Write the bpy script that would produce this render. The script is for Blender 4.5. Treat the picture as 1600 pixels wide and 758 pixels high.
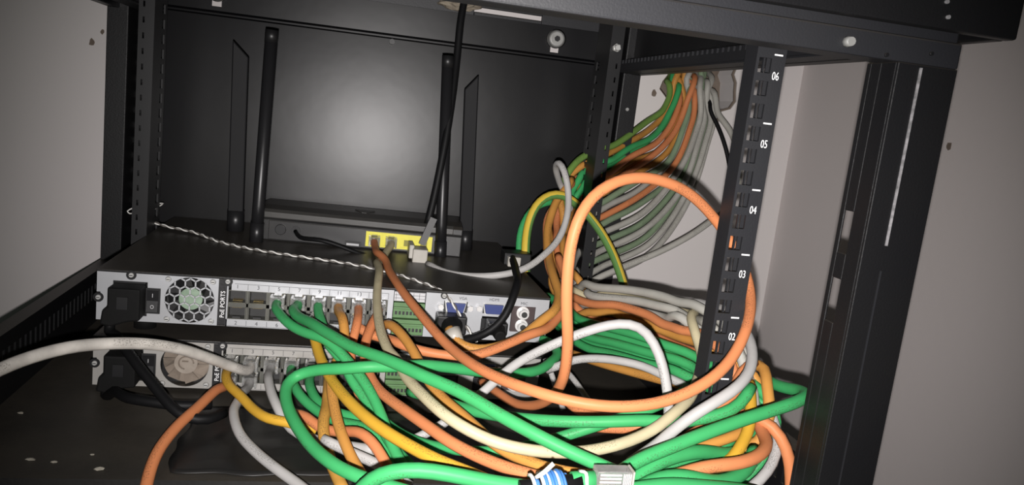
import bpy, bmesh, math, random
from mathutils import Vector, Matrix
random.seed(7)
for o in list(bpy.data.objects): bpy.data.objects.remove(o)
SC = bpy.context.scene
C = SC.collection
# ------------------------------------------------------------------ camera
F = 1217.0                                   # focal length in pixels of the 1600 x 758 frame
CAMH = 0.262                                 # camera height above the rack floor
RW = Matrix(((0.9747, 0.0781, 0.2093), (-0.1922, -0.1842, 0.9639), (0.1138, -0.9798, -0.1645)))   # camera (right, down, forward) -> world
right = Vector((RW[0][0], RW[1][0], RW[2][0])); down = Vector((RW[0][1], RW[1][1], RW[2][1])); fwd = Vector((RW[0][2], RW[1][2], RW[2][2]))
cam = bpy.data.cameras.new('camera'); camo = bpy.data.objects.new('camera', cam); C.objects.link(camo)
cam.sensor_fit = 'HORIZONTAL'; cam.sensor_width = 36.0; cam.lens = F / 1600 * 36; cam.clip_start = 0.01
m3 = Matrix((right, -down, -fwd)).transposed()
camo.matrix_world = Matrix.Translation((0, 0, CAMH)) @ m3.to_4x4()
SC.camera = camo
# ------------------------------------------------------------------ world and the phone's flash
w = bpy.data.worlds.new('world'); SC.world = w; w.use_nodes = True
w.node_tree.nodes['Background'].inputs[0].default_value = (0.85, 1.0, 0.88, 1)
w.node_tree.nodes['Background'].inputs[1].default_value = 0.022
fl = bpy.data.lights.new('phone_flash', 'SPOT'); flo = bpy.data.objects.new('phone_flash', fl); C.objects.link(flo)
fl.energy = 31.0; fl.spot_size = math.radians(84); fl.spot_blend = 1.0; fl.shadow_soft_size = 0.0035; fl.color = (1.0, 0.962, 0.945)
flo.matrix_world = Matrix.Translation(Vector((0, 0, CAMH)) - right * 0.003 + down * 0.018) @ (Matrix.Rotation(0.0, 3, 'X') @ m3).to_4x4()
SC.view_settings.view_transform = 'Standard'; SC.view_settings.look = 'None'
SC.view_settings.gamma = 1.0; SC.view_settings.use_curve_mapping = False
SC.view_settings.exposure = 0.0

# ------------------------------------------------------------------ materials
def mat(name, col, rough=0.5, metal=0.0, var=0.0, vscale=20.0, var_col=None, bump=0.0, bscale=200.0, trans=0.0, spec=0.5, ior=1.45, alpha=1.0, dust=0.0, dust_col=(0.10, 0.085, 0.065)):
    m = bpy.data.materials.new(name); m.use_nodes = True
    nt = m.node_tree; b = nt.nodes['Principled BSDF']
    b.inputs['Base Color'].default_value = (*col, 1); b.inputs['Roughness'].default_value = rough; b.inputs['Metallic'].default_value = metal
    b.inputs['Transmission Weight'].default_value = trans; b.inputs['IOR'].default_value = ior
    b.inputs['Specular IOR Level'].default_value = spec; b.inputs['Alpha'].default_value = alpha
    tc = nt.nodes.new('ShaderNodeTexCoord')
    src = None
    if var > 0:
        n = nt.nodes.new('ShaderNodeTexNoise'); n.inputs['Scale'].default_value = vscale; n.inputs['Detail'].default_value = 5
        nt.links.new(tc.outputs['Object'], n.inputs['Vector'])
        mr = nt.nodes.new('ShaderNodeMapRange'); mr.inputs[1].default_value = 0.35; mr.inputs[2].default_value = 0.68; mr.inputs[4].default_value = var
        nt.links.new(n.outputs['Fac'], mr.inputs[0])
        mx = nt.nodes.new('ShaderNodeMix'); mx.data_type = 'RGBA'; mx.inputs[6].default_value = (*col, 1)
        mx.inputs[7].default_value = (*(var_col or tuple(c * 0.5 for c in col)), 1)
        nt.links.new(mr.outputs[0], mx.inputs[0]); src = mx.outputs[2]
    if dust > 0:                             # dust that has settled on faces turned up
        g = nt.nodes.new('ShaderNodeNewGeometry'); sx = nt.nodes.new('ShaderNodeSeparateXYZ'); nt.links.new(g.outputs['Normal'], sx.inputs[0])
        n = nt.nodes.new('ShaderNodeTexNoise'); n.inputs['Scale'].default_value = 16; n.inputs['Detail'].default_value = 7; n.inputs['Roughness'].default_value = 0.7
        nt.links.new(tc.outputs['Object'], n.inputs['Vector'])
        mu = nt.nodes.new('ShaderNodeMath'); mu.operation = 'MULTIPLY'; mu.use_clamp = True; nt.links.new(sx.outputs[2], mu.inputs[0]); nt.links.new(n.outputs['Fac'], mu.inputs[1])
        m2 = nt.nodes.new('ShaderNodeMath'); m2.operation = 'MULTIPLY'; m2.use_clamp = True; nt.links.new(mu.outputs[0], m2.inputs[0]); m2.inputs[1].default_value = dust * 2
        mx = nt.nodes.new('ShaderNodeMix'); mx.data_type = 'RGBA'; mx.inputs[6].default_value = (*col, 1); mx.inputs[7].default_value = (*dust_col, 1)
        if src: nt.links.new(src, mx.inputs[6])
        nt.links.new(m2.outputs[0], mx.inputs[0]); src = mx.outputs[2]
    if src: nt.links.new(src, b.inputs['Base Color'])
    if bump > 0:
        n = nt.nodes.new('ShaderNodeTexNoise'); n.inputs['Scale'].default_value = bscale; n.inputs['Detail'].default_value = 3
        nt.links.new(tc.outputs['Object'], n.inputs['Vector'])
        bp = nt.nodes.new('ShaderNodeBump'); bp.inputs['Strength'].default_value = bump; bp.inputs['Distance'].default_value = 0.001
        nt.links.new(n.outputs['Fac'], bp.inputs['Height']); nt.links.new(bp.outputs['Normal'], b.inputs['Normal'])
    return m

def cable_mat(name, col, dirt=0.25, stripe=None, dirt_col=(0.05, 0.04, 0.03), rough=0.48, printed=True):
    m = mat(name, col, rough, 0, dirt, 60, tuple(c * 0.62 for c in col), bump=0.05, bscale=120, spec=0.22)
    nt = m.node_tree; b = nt.nodes['Principled BSDF']
    base = b.inputs['Base Color'].links[0].from_socket
    uv = nt.nodes.new('ShaderNodeUVMap'); sep = nt.nodes.new('ShaderNodeSeparateXYZ'); nt.links.new(uv.outputs[0], sep.inputs[0])
    def math_(op, a, b_, clamp=False):
        n = nt.nodes.new('ShaderNodeMath'); n.operation = op; n.use_clamp = clamp
        for i, x in enumerate((a, b_)):
            if isinstance(x, (int, float)): n.inputs[i].default_value = x
            elif x is not None: nt.links.new(x, n.inputs[i])
        return n.outputs[0]
    if stripe:                               # two-colour earth wire: a second colour along half the sheath
        st = math_('LESS_THAN', math_('ABSOLUTE', math_('SUBTRACT', sep.outputs[1], 0.36), None), 0.17)
        mx = nt.nodes.new('ShaderNodeMix'); mx.data_type = 'RGBA'; nt.links.new(st, mx.inputs[0]); nt.links.new(base, mx.inputs[6]); mx.inputs[7].default_value = (*stripe, 1); base = mx.outputs[2]
    if printed:                              # faint ink marks along one line of the sheath
        band = math_('LESS_THAN', math_('ABSOLUTE', math_('SUBTRACT', sep.outputs[1], 0.55), None), 0.10)
        cb = nt.nodes.new('ShaderNodeCombineXYZ'); nt.links.new(math_('MULTIPLY', sep.outputs[0], 900), cb.inputs[0]); nt.links.new(math_('MULTIPLY', sep.outputs[1], 30), cb.inputs[1])
        n = nt.nodes.new('ShaderNodeTexNoise'); n.inputs['Scale'].default_value = 1.0; n.inputs['Detail'].default_value = 1; nt.links.new(cb.outputs[0], n.inputs['Vector'])
        ink = math_('GREATER_THAN', n.outputs['Fac'], 0.56)
        run = math_('LESS_THAN', math_('FRACT', math_('MULTIPLY', sep.outputs[0], 9.0), None), 0.42)
        k = math_('MULTIPLY', math_('MULTIPLY', band, ink), math_('MULTIPLY', run, 0.42))
        mx = nt.nodes.new('ShaderNodeMix'); mx.data_type = 'RGBA'; nt.links.new(k, mx.inputs[0]); nt.links.new(base, mx.inputs[6]); mx.inputs[7].default_value = (*dirt_col, 1); base = mx.outputs[2]
    nt.links.new(base, b.inputs['Base Color'])
    return m

M = {}
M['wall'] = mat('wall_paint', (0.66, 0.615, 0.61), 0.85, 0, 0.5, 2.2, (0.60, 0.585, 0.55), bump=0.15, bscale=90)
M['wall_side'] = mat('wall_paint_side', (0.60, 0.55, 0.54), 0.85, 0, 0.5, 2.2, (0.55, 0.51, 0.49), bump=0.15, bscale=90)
M['plaster'] = mat('raw_plaster', (0.19, 0.155, 0.125), 0.95, 0, 0.8, 40, (0.12, 0.09, 0.07), bump=0.8, bscale=120)
M['mortar'] = mat('mortar_lump', (0.30, 0.26, 0.20), 0.95, 0, 0.8, 60, (0.16, 0.13, 0.10), bump=0.8, bscale=150)
M['black'] = mat('black_powder_coat', (0.0060, 0.0060, 0.0070), 0.46, 0, 0.5, 14, (0.0085, 0.0082, 0.0082), bump=0.12, bscale=700, dust=0.3)
M['darkrail'] = mat('rear_rail_coat', (0.0065, 0.0065, 0.0075), 0.45, 0, 0.5, 14, (0.009, 0.009, 0.009))
M['panel'] = mat('back_panel_coat', (0.0045, 0.0045, 0.0055), 0.325, 0, 0.6, 9, (0.0075, 0.0072, 0.007), bump=0.25, bscale=14, spec=0.30)
M['floor'] = mat('rack_floor_coat', (0.009, 0.009, 0.009), 0.55, 0, 0.8, 9, (0.020, 0.017, 0.013), bump=0.2, bscale=300, dust=0.26)
M['beam'] = mat('beam_coat', (0.015, 0.0155, 0.0185), 0.5, 0, 0.4, 20, (0.019, 0.019, 0.020), bump=0.1, bscale=700, dust=0.4)
M['edge'] = mat('worn_light_edge', (0.30, 0.29, 0.30), 0.6, 0, 0.9, 300, (0.10, 0.10, 0.10))
M['white'] = mat('white_print', (0.80, 0.80, 0.80), 0.6)
M['steel'] = mat('zinc_steel', (0.70, 0.70, 0.68), 0.30, 0.5, 0.5, 80, (0.5, 0.49, 0.47))
M['washer'] = mat('grey_washer', (0.34, 0.34, 0.33), 0.55, 0.4, 0.5, 100, (0.22, 0.22, 0.20))
M['silver'] = mat('silver_plate', (0.42, 0.43, 0.45), 0.42, 0.35, 0.4, 30, (0.34, 0.34, 0.34))
M['silver_dusty'] = mat('dusty_silver_plate', (0.34, 0.33, 0.315), 0.55, 0.2, 0.6, 40, (0.25, 0.235, 0.21))
M['label'] = mat('label_print_ground', (0.46, 0.46, 0.47), 0.6)
M['ink'] = mat('label_ink', (0.05, 0.05, 0.055), 0.7)
M['nvr'] = mat('recorder_case', (0.012, 0.012, 0.013), 0.42, 0, 0.5, 25, (0.017, 0.016, 0.015), bump=0.1, bscale=600, dust=0.3)
M['plastic'] = mat('black_plastic', (0.009, 0.009, 0.010), 0.42, 0, 0.3, 60, (0.013, 0.013, 0.012))
M['rubber'] = mat('black_rubber', (0.003, 0.003, 0.003), 0.75, spec=0.25, bump=0.2, bscale=150)
M['port'] = mat('port_shield', (0.13, 0.13, 0.115), 0.4, 0.7, 0.5, 60, (0.08, 0.08, 0.07))
M['cavity'] = mat('port_cavity', (0.02, 0.02, 0.02), 0.6)
M['gold'] = mat('gold_contact', (0.75, 0.55, 0.22), 0.3, 1.0)
M['clear'] = mat('clear_plug', (0.95, 0.95, 0.93), 0.12, 0, trans=0.88, ior=1.45, spec=0.8)
M['milky'] = mat('milky_plug', (0.42, 0.40, 0.36), 0.4, 0, 0.4, 80, (0.33, 0.30, 0.26))
M['green_block'] = mat('green_terminal', (0.095, 0.19, 0.075), 0.5, 0, 0.5, 90, (0.06, 0.12, 0.045))
M['vga'] = mat('blue_connector', (0.035, 0.05, 0.16), 0.4)
M['chrome'] = mat('chrome', (0.78, 0.77, 0.76), 0.30, 0.45)
M['brown_plate'] = mat('jack_plate', (0.05, 0.035, 0.035), 0.45)
M['yellow_block'] = mat('yellow_port_block', (0.72, 0.66, 0.06), 0.42, 0, 0.3, 60, (0.55, 0.50, 0.04))
M['yellow_dark'] = mat('yellow_port_cavity', (0.22, 0.20, 0.02), 0.5)
M['router'] = mat('router_case', (0.018, 0.018, 0.019), 0.38, 0, 0.4, 30, (0.034, 0.033, 0.031), dust=0.25)
M['router_ridge'] = mat('router_ridge', (0.055, 0.053, 0.050), 0.42, 0, 0.4, 60, (0.035, 0.034, 0.032))
M['antenna'] = mat('antenna_plastic', (0.012, 0.012, 0.013), 0.36, bump=0.04, bscale=100)
M['blade'] = mat('antenna_blade_plastic', (0.006, 0.006, 0.007), 0.6, spec=0.25)
M['tie'] = mat('grey_tie', (0.10, 0.10, 0.10), 0.4)
M['oldwhite'] = None
M['fan_hub'] = mat('fan_hub_label', (0.24, 0.32, 0.24), 0.5, 0, 0.8, 120, (0.12, 0.18, 0.12))
M['fan_dusty'] = mat('dusty_fan', (0.22, 0.18, 0.145), 0.9, 0, 0.8, 70, (0.12, 0.095, 0.075), bump=0.6, bscale=160)
M['fan_dusty_hub'] = mat('dusty_fan_hub', (0.30, 0.26, 0.22), 0.85, 0, 0.7, 90, (0.20, 0.165, 0.135), bump=0.5, bscale=200)
M['sheet'] = mat('black_plastic_film', (0.010, 0.010, 0.010), 0.4, 0, 0.4, 12, (0.02, 0.018, 0.016), bump=0.3, bscale=40)
M['crumb'] = mat('plaster_crumb', (0.26, 0.24, 0.20), 0.9)
ORANGE = (0.56, 0.20, 0.082); GREEN = (0.045, 0.32, 0.105); WHITE = (0.39, 0.38, 0.37); CREAM = (0.46, 0.405, 0.26); YELLOW = (0.53, 0.30, 0.032); TAN = (0.50, 0.235, 0.055)
M['orange'] = cable_mat('orange_sheath', ORANGE, 0.15)
M['amber'] = cable_mat('amber_sheath', TAN, 0.3)
M['green'] = cable_mat('green_sheath', GREEN, 0.2)
M['greyw'] = cable_mat('white_sheath', WHITE, 0.25)
M['cream'] = cable_mat('cream_sheath', CREAM, 0.35)
M['yellow'] = cable_mat('yellow_sheath', YELLOW, 0.2)
M['tape'] = cable_mat('taped_sheath', (0.46, 0.24, 0.05), 0.7)
M['dirty_white'] = cable_mat('dirty_white_sheath', (0.52, 0.49, 0.45), 0.9, printed=True)
M['oldwhite'] = cable_mat('aged_white_sheath', (0.38, 0.37, 0.335), 0.3)
M['olive'] = cable_mat('olive_green_sheath', (0.15, 0.27, 0.06), 0.3)
M['sage'] = cable_mat('dull_green_sheath', (0.20, 0.27, 0.17), 0.4)
M['earth'] = cable_mat('earth_wire_sheath', (0.10, 0.22, 0.06), 0.3, stripe=(0.56, 0.40, 0.05), printed=False)
M['blackwire'] = cable_mat('black_sheath', (0.005, 0.005, 0.0055), 0.2, printed=False, rough=0.55)
M['wire_white'] = cable_mat('white_core', (0.66, 0.65, 0.62), 0.2, printed=False)
M['wire_blue'] = cable_mat('blue_core', (0.05, 0.16, 0.42), 0.2, printed=False)
M['wire_grey'] = cable_mat('grey_core', (0.12, 0.11, 0.10), 0.2, printed=False)

# ------------------------------------------------------------------ geometry helpers
def P(px, py, d):                            # a point of the photograph at real depth d (metres behind the lens plane of the wall's normal)
    v = RW @ Vector(((px - 800) / F, (py - 379) / F, 1.0)); v *= d / v.y
    return Vector((v.x, v.y, v.z + CAMH))

class MB:
    def __init__(s): s.v = []; s.f = []; s.m = []; s.uv = None; s.smooth = []
    def quadbox(s, x0, x1, y0, y1, z0, z1, mi=0):
        b = len(s.v)
        s.v += [(x0, y0, z0), (x1, y0, z0), (x1, y1, z0), (x0, y1, z0), (x0, y0, z1), (x1, y0, z1), (x1, y1, z1), (x0, y1, z1)]
        for q in ((0, 3, 2, 1), (4, 5, 6, 7), (0, 1, 5, 4), (1, 2, 6, 5), (2, 3, 7, 6), (3, 0, 4, 7)):
            s.f.append([b + i for i in q]); s.m.append(mi); s.smooth.append(False)
        return s
    box = quadbox
    def prism(s, pts, axis, a0, a1, mi=0, smooth=False):   # closed 2-D outline swept along axis
        n = len(pts); b = len(s.v)
        def mk(p, a): return {'y': (p[0], a, p[1]), 'x': (a, p[0], p[1]), 'z': (p[0], p[1], a)}[axis]
        s.v += [mk(p, a0) for p in pts] + [mk(p, a1) for p in pts]
        for i in range(n):
            j = (i + 1) % n; s.f.append([b + i, b + j, b + n + j, b + n + i]); s.m.append(mi); s.smooth.append(smooth)
        s.f.append([b + i for i in range(n)][::-1]); s.m.append(mi); s.smooth.append(False)
        s.f.append([b + n + i for i in range(n)]); s.m.append(mi); s.smooth.append(False)
        return s
    def cyl(s, p0, p1, r0, r1=None, n=14, mi=0):
        r1 = r0 if r1 is None else r1; p0 = Vector(p0); p1 = Vector(p1); d = (p1 - p0).normalized()
        u = d.orthogonal().normalized(); w_ = d.cross(u); b = len(s.v)
        for p, r in ((p0, r0), (p1, r1)):
            for i in range(n):
                a = 2 * math.pi * i / n; s.v.append(tuple(p + u * (r * math.cos(a)) + w_ * (r * math.sin(a))))
        for i in range(n):
            j = (i + 1) % n; s.f.append([b + i, b + j, b + n + j, b + n + i]); s.m.append(mi); s.smooth.append(True)
        s.f.append([b + i for i in range(n)][::-1]); s.m.append(mi); s.smooth.append(False)
        s.f.append([b + n + i for i in range(n)]); s.m.append(mi); s.smooth.append(False)
        return s
    def holed(s, x0, x1, z0, z1, cx, cz, rad, y0, y1, n=32, mi=0):    # a plate with a round (or free) hole; rad is a number or a function of the angle
        rf = rad if callable(rad) else (lambda a: rad)
        b = len(s.v); inner = []; outer = []
        for i in range(n):
            a = 2 * math.pi * (i + 0.5) / n; c_, s_ = math.cos(a), math.sin(a); r = rf(a); inner.append((cx + r * c_, cz + r * s_))
            t = min(((x1 - cx) / c_) if c_ > 1e-9 else 1e9, ((x0 - cx) / c_) if c_ < -1e-9 else 1e9, ((z1 - cz) / s_) if s_ > 1e-9 else 1e9, ((z0 - cz) / s_) if s_ < -1e-9 else 1e9)
            outer.append([cx + t * c_, cz + t * s_])
        for qx in (x0, x1):                   # snap the nearest samples into the corners
            for qz in (z0, z1):
                k = min(range(n), key=lambda i: (outer[i][0] - qx) ** 2 + (outer[i][1] - qz) ** 2); outer[k] = [qx, qz]
        for y in (y0, y1):
            s.v += [(p[0], y, p[1]) for p in inner] + [(p[0], y, p[1]) for p in outer]
        for i in range(n):
            j = (i + 1) % n
            for q in ((b + i, b + n + i, b + n + j, b + j), (b + 2 * n + i, b + 2 * n + j, b + 3 * n + j, b + 3 * n + i), (b + i, b + j, b + 2 * n + j, b + 2 * n + i), (b + n + i, b + 3 * n + i, b + 3 * n + j, b + n + j)):
                s.f.append(list(q)); s.m.append(mi); s.smooth.append(False)
        return s
    def tube(s, pts, r, n=10, mi=0, cap=True, rf=None):
        if s.uv is None: s.uv = {}
        pts = [Vector(p) for p in pts]; N = len(pts); b = len(s.v)
        T = [(pts[min(i + 1, N - 1)] - pts[max(i - 1, 0)]).normalized() for i in range(N)]
        u = T[0].orthogonal().normalized(); L = 0.0; Ls = []
        ref = Vector((0, -1, 0.2)); u = (ref - T[0] * ref.dot(T[0]))
        u = u.normalized() if u.length > 1e-3 else T[0].orthogonal().normalized()
        for i in range(N):
            if i: L += (pts[i] - pts[i - 1]).length
            Ls.append(L)
            u = (u - T[i] * u.dot(T[i])).normalized(); w_ = T[i].cross(u)
            rr = r * (rf(i / (N - 1)) if rf else 1)
            for k in range(n):
                a = 2 * math.pi * (k / n - 0.5); s.v.append(tuple(pts[i] + u * (rr * math.cos(a)) + w_ * (rr * math.sin(a))))
        for i in range(N - 1):
            for k in range(n):
                j = (k + 1) % n
                s.uv[len(s.f)] = ((Ls[i], k / n), (Ls[i], (k + 1) / n), (Ls[i + 1], (k + 1) / n), (Ls[i + 1], k / n))
                s.f.append([b + i * n + k, b + i * n + j, b + (i + 1) * n + j, b + (i + 1) * n + k]); s.m.append(mi); s.smooth.append(True)
        if cap:
            s.f.append([b + k for k in range(n)][::-1]); s.m.append(mi); s.smooth.append(False)
            s.f.append([b + (N - 1) * n + k for k in range(n)]); s.m.append(mi); s.smooth.append(False)
        return s
    def mesh(s, name, mats):
        me = bpy.data.meshes.new(name); me.from_pydata(s.v, [], s.f)
        for m in (mats if isinstance(mats, (list, tuple)) else [mats]): me.materials.append(m)
        me.polygons.foreach_set('material_index', s.m); me.polygons.foreach_set('use_smooth', s.smooth)
        if s.uv is not None:
            lay = me.uv_layers.new(name='UVMap')
            for fi, q in s.uv.items():
                st = me.polygons[fi].loop_start
                for k in range(4): lay.data[st + k].uv = q[k]
        bm = bmesh.new(); bm.from_mesh(me); bmesh.ops.recalc_face_normals(bm, faces=bm.faces); bm.to_mesh(me); bm.free()
        me.update(); return me
    def build(s, name, mats, parent=None, loc=(0, 0, 0), bev=0.0, seg=2):
        return obj(name, s.mesh(name, mats), parent, loc, bev, seg)

def obj(name, me, parent=None, loc=(0, 0, 0), bev=0.0, seg=2):
    o = bpy.data.objects.new(name, me); C.objects.link(o); o.location = loc
    if parent: o.parent = parent
    if bev > 0:
        b = o.modifiers.new('bevel', 'BEVEL'); b.width = bev; b.segments = seg; b.limit_method = 'ANGLE'; b.angle_limit = math.radians(40)
    return o
def empty(name, loc=(0, 0, 0), rz=0.0):
    o = bpy.data.objects.new(name, None); C.objects.link(o); o.location = loc; o.rotation_euler = (0, 0, rz); o.empty_display_size = 0.02
    return o
def tag(o, label=None, cat=None, group=None, kind=None):
    if label: o['label'] = label
    if cat: o['category'] = cat
    if group: o['group'] = group
    if kind: o['kind'] = kind
    return o
_tx = {}
def text(name, s, size, material, parent, loc, rot=(math.pi / 2, 0, 0), sx=1.0):
    key = (s, round(size, 5), material.name, sx)
    if key not in _tx:
        cu = bpy.data.curves.new('t', 'FONT'); cu.body = s; cu.size = size; cu.align_x = 'CENTER'; cu.align_y = 'CENTER'; cu.extrude = 0.00008; cu.resolution_u = 3
        t = bpy.data.objects.new('t', cu); C.objects.link(t); bpy.context.view_layer.update()
        me = bpy.data.meshes.new_from_object(t.evaluated_get(bpy.context.evaluated_depsgraph_get()))
        bpy.data.objects.remove(t); bpy.data.curves.remove(cu)
        for v in me.vertices: v.co.x *= sx
        me.materials.clear(); me.materials.append(material); me.name = name; _tx[key] = me
    o = obj(name, _tx[key], parent, loc); o.rotation_euler = rot
    return o

def spline(pts, step=0.006):                 # centripetal Catmull-Rom through the points
    pts = [Vector(p) for p in pts]
    q = [pts[0] * 2 - pts[1]] + pts + [pts[-1] * 2 - pts[-2]]; out = []
    for i in range(1, len(q) - 2):
        p0, p1, p2, p3 = q[i - 1], q[i], q[i + 1], q[i + 2]
        t0 = 0; t1 = t0 + max((p1 - p0).length, 1e-6) ** 0.5; t2 = t1 + max((p2 - p1).length, 1e-6) ** 0.5; t3 = t2 + max((p3 - p2).length, 1e-6) ** 0.5
        n = max(2, int((p2 - p1).length / step))
        for k in range(n):
            t = t1 + (t2 - t1) * k / n
            a1 = p0 * ((t1 - t) / (t1 - t0)) + p1 * ((t - t0) / (t1 - t0)); a2 = p1 * ((t2 - t) / (t2 - t1)) + p2 * ((t - t1) / (t2 - t1)); a3 = p2 * ((t3 - t) / (t3 - t2)) + p3 * ((t - t2) / (t3 - t2))
            b1 = a1 * ((t2 - t) / (t2 - t0)) + a2 * ((t - t0) / (t2 - t0)); b2 = a2 * ((t3 - t) / (t3 - t1)) + a3 * ((t - t1) / (t3 - t1))
            out.append(b1 * ((t2 - t) / (t2 - t1)) + b2 * ((t - t1) / (t2 - t1)))
    out.append(pts[-1]); return out

# ================================================================== the setting
WY = 0.972; CX = 0.580
wb = MB()
hole_c = P(1088, 128, WY)
jit = [random.uniform(0.85, 1.15) for _ in range(32)]
def hole_r(a): return 0.053 * jit[int((a / (2 * math.pi)) * 32) % 32] * (1.0 + 0.15 * math.cos(a))
wb.holed(-1.6, CX, -1.3, 1.4, hole_c.x, hole_c.z, hole_r, WY, WY + 0.05, n=32)
wb.box(hole_c.x - 0.09, hole_c.x + 0.09, WY + 0.05, WY + 0.06, hole_c.z - 0.09, hole_c.z + 0.09, 1)
wall = wb.build('wall_back', [M['wall'], M['plaster']]); tag(wall, 'off-white painted wall behind the rack with a rough cable hole', kind='structure')
ring = MB()                                   # broken plaster rim round the hole
rp = [(hole_c.x + hole_r(2 * math.pi * (i + .5) / 32) * 0.99 * math.cos(2 * math.pi * (i + .5) / 32), WY + 0.004, hole_c.z + hole_r(2 * math.pi * (i + .5) / 32) * 0.99 * math.sin(2 * math.pi * (i + .5) / 32)) for i in range(33)]
ring.tube(rp, 0.0022, 6, cap=False); ring.build('hole_rim', M['plaster'], wall)
for k, (px, py, r) in enumerate(((1022, 145, 0.0035), (143, 66, 0.003), (160, 50, 0.002))):
    c_ = P(px, py, WY); mm = MB(); mm.prism([(c_.x + r * random.uniform(.6, 1.3) * math.cos(a * .785), c_.z + 1.4 * r * random.uniform(.6, 1.3) * math.sin(a * .785)) for a in range(8)], 'y', WY - 0.0006, WY + 0.001); mm.build('paint_chip', M['plaster'], wall)
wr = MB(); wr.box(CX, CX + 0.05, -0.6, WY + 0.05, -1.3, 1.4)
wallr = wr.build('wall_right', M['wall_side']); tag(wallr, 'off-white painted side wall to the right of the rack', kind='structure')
vv = RW @ Vector(((1483 - 800) / F, (228 - 379) / F, 1)); vv *= CX / vv.x
mm = MB(); mm.prism([(vv.y + 0.0045 * random.uniform(.6, 1.2) * math.cos(a * .785), vv.z + CAMH + 0.004 * random.uniform(.6, 1.2) * math.sin(a * .785)) for a in range(8)], 'x', CX - 0.0006, CX + 0.001); mm.build('paint_chip', M['plaster'], wallr)

# ================================================================== the rack
XL, XR, YF, YB = -0.2575, 0.327, 0.39, 0.96
rack = empty('network_rack', (0.035, 0.675, -0.06)); tag(rack, 'open black steel wall-mounted network rack holding the recorders and router', 'rack')
RO = Vector(rack.location)
def rpart(mb, name, m, parent=None, bev=0.0008):
    o = mb.build(name, m, None, bev=bev); o.parent = parent or rack
    o.matrix_parent_inverse = (Matrix.Translation(RO)).inverted() if not parent else parent.matrix_world.inverted()
    return o
def keep(o, parent):                          # parent without moving
    o.parent = parent; o.matrix_parent_inverse = Matrix.Translation(RO if parent is rack else Vector((0, 0, 0))).inverted(); return o
# back panel: pressed field under a crease, upper strip, keyholes cut through
kh = [P(865, 62, 0.95), P(340, -13, 0.95)]
bp = MB()
y0, y1 = 0.950, 0.9515
ztop = 0.3685; zcr = 0.332
bp.box(XL + 0.02, XR - 0.02, y0 + 0.0015, y1 + 0.0015, -0.005, zcr - 0.003)          # main field, slightly recessed
bp.prism([(y0 + 0.0015, zcr - 0.003), (y0 + 0.005, zcr - 0.0010), (y0 + 0.005, zcr + 0.0008), (y0, zcr + 0.003), (y1, zcr + 0.003), (y1 + 0.006, zcr + 0.001), (y1 + 0.006, zcr - 0.001), (y1 + 0.0015, zcr - 0.003)], 'x', XL + 0.02, XR - 0.02)
xs = [XL + 0.02, kh[1].x - 0.012, kh[1].x + 0.012, kh[0].x - 0.012, kh[0].x + 0.012, XR - 0.02]
zs0 = zcr + 0.003
for a, b_ in ((0, 1), (2, 3), (4, 5)): bp.box(xs[a], xs[b_], y0, y1, zs0, ztop)
for k in kh:                                   # plate round each keyhole slot
    sz0 = k.z - 0.0165; sz1 = k.z + 0.004
    bp.box(k.x - 0.012, k.x - 0.0052, y0, y1, zs0, ztop); bp.box(k.x + 0.0052, k.x + 0.012, y0, y1, zs0, ztop)
    bp.box(k.x - 0.0052, k.x + 0.0052, y0, y1, zs0, max(sz0, zs0 + .0005)); bp.box(k.x - 0.0052, k.x + 0.0052, y0, y1, sz1, ztop)
def lean(x): return 0.022 * (x - XL - 0.02)          # the sheet is set slightly askew to shift the flash highlight
bp.v = [(x, y - 0.040 * max(0.0, zcr - z) - lean(x), z) for x, y, z in bp.v]  # field below the crease sloped as well, to lower the highlight
rpart(bp, 'back_panel', M['panel'], bev=0)
st = MB(); c_ = P(612, 66, 0.949); st.cyl((c_.x, 0.9445 - lean(c_.x), c_.z), (c_.x, 0.952 - lean(c_.x), c_.z), 0.0032); rpart(st, 'rivet', M['black'], bev=0)
for k in kh:
    wmb = MB(); wmb.cyl((k.x, 0.944 - lean(k.x), k.z), (k.x, 0.9495 - lean(k.x), k.z), 0.0112, n=28); wmb.cyl((k.x, 0.9425 - lean(k.x), k.z), (k.x, 0.944 - lean(k.x), k.z), 0.0075, 0.0112, n=28); wo = rpart(wmb, 'fixing_washer', M['washer'], bev=0)
    wmb = MB(); wmb.cyl((k.x, 0.9405 - lean(k.x), k.z), (k.x, 0.943 - lean(k.x), k.z), 0.0035, n=6); o = wmb.build('screw_head', M['plastic']); keep(o, wo); o.matrix_parent_inverse = Matrix.Identity(4); o.matrix_parent_inverse = (Matrix.Translation(RO) @ wo.matrix_parent_inverse).inverted()
# rear top beam with the long cable slot
s0, s1 = P(741, 14, 0.955), P(846, 33, 0.955)
tb = MB()
tb.box(XL + 0.02, s0.x, 0.952, 0.958, ztop - 0.004, 0.398); tb.box(s1.x, XR - 0.02, 0.952, 0.958, ztop - 0.004, 0.398)
tb.box(s0.x, s1.x, 0.952, 0.958, ztop - 0.004, 0.3735); tb.box(s0.x, s1.x, 0.952, 0.958, 0.3795, 0.398)
rpart(tb, 'rear_top_beam', M['beam'])
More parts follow.
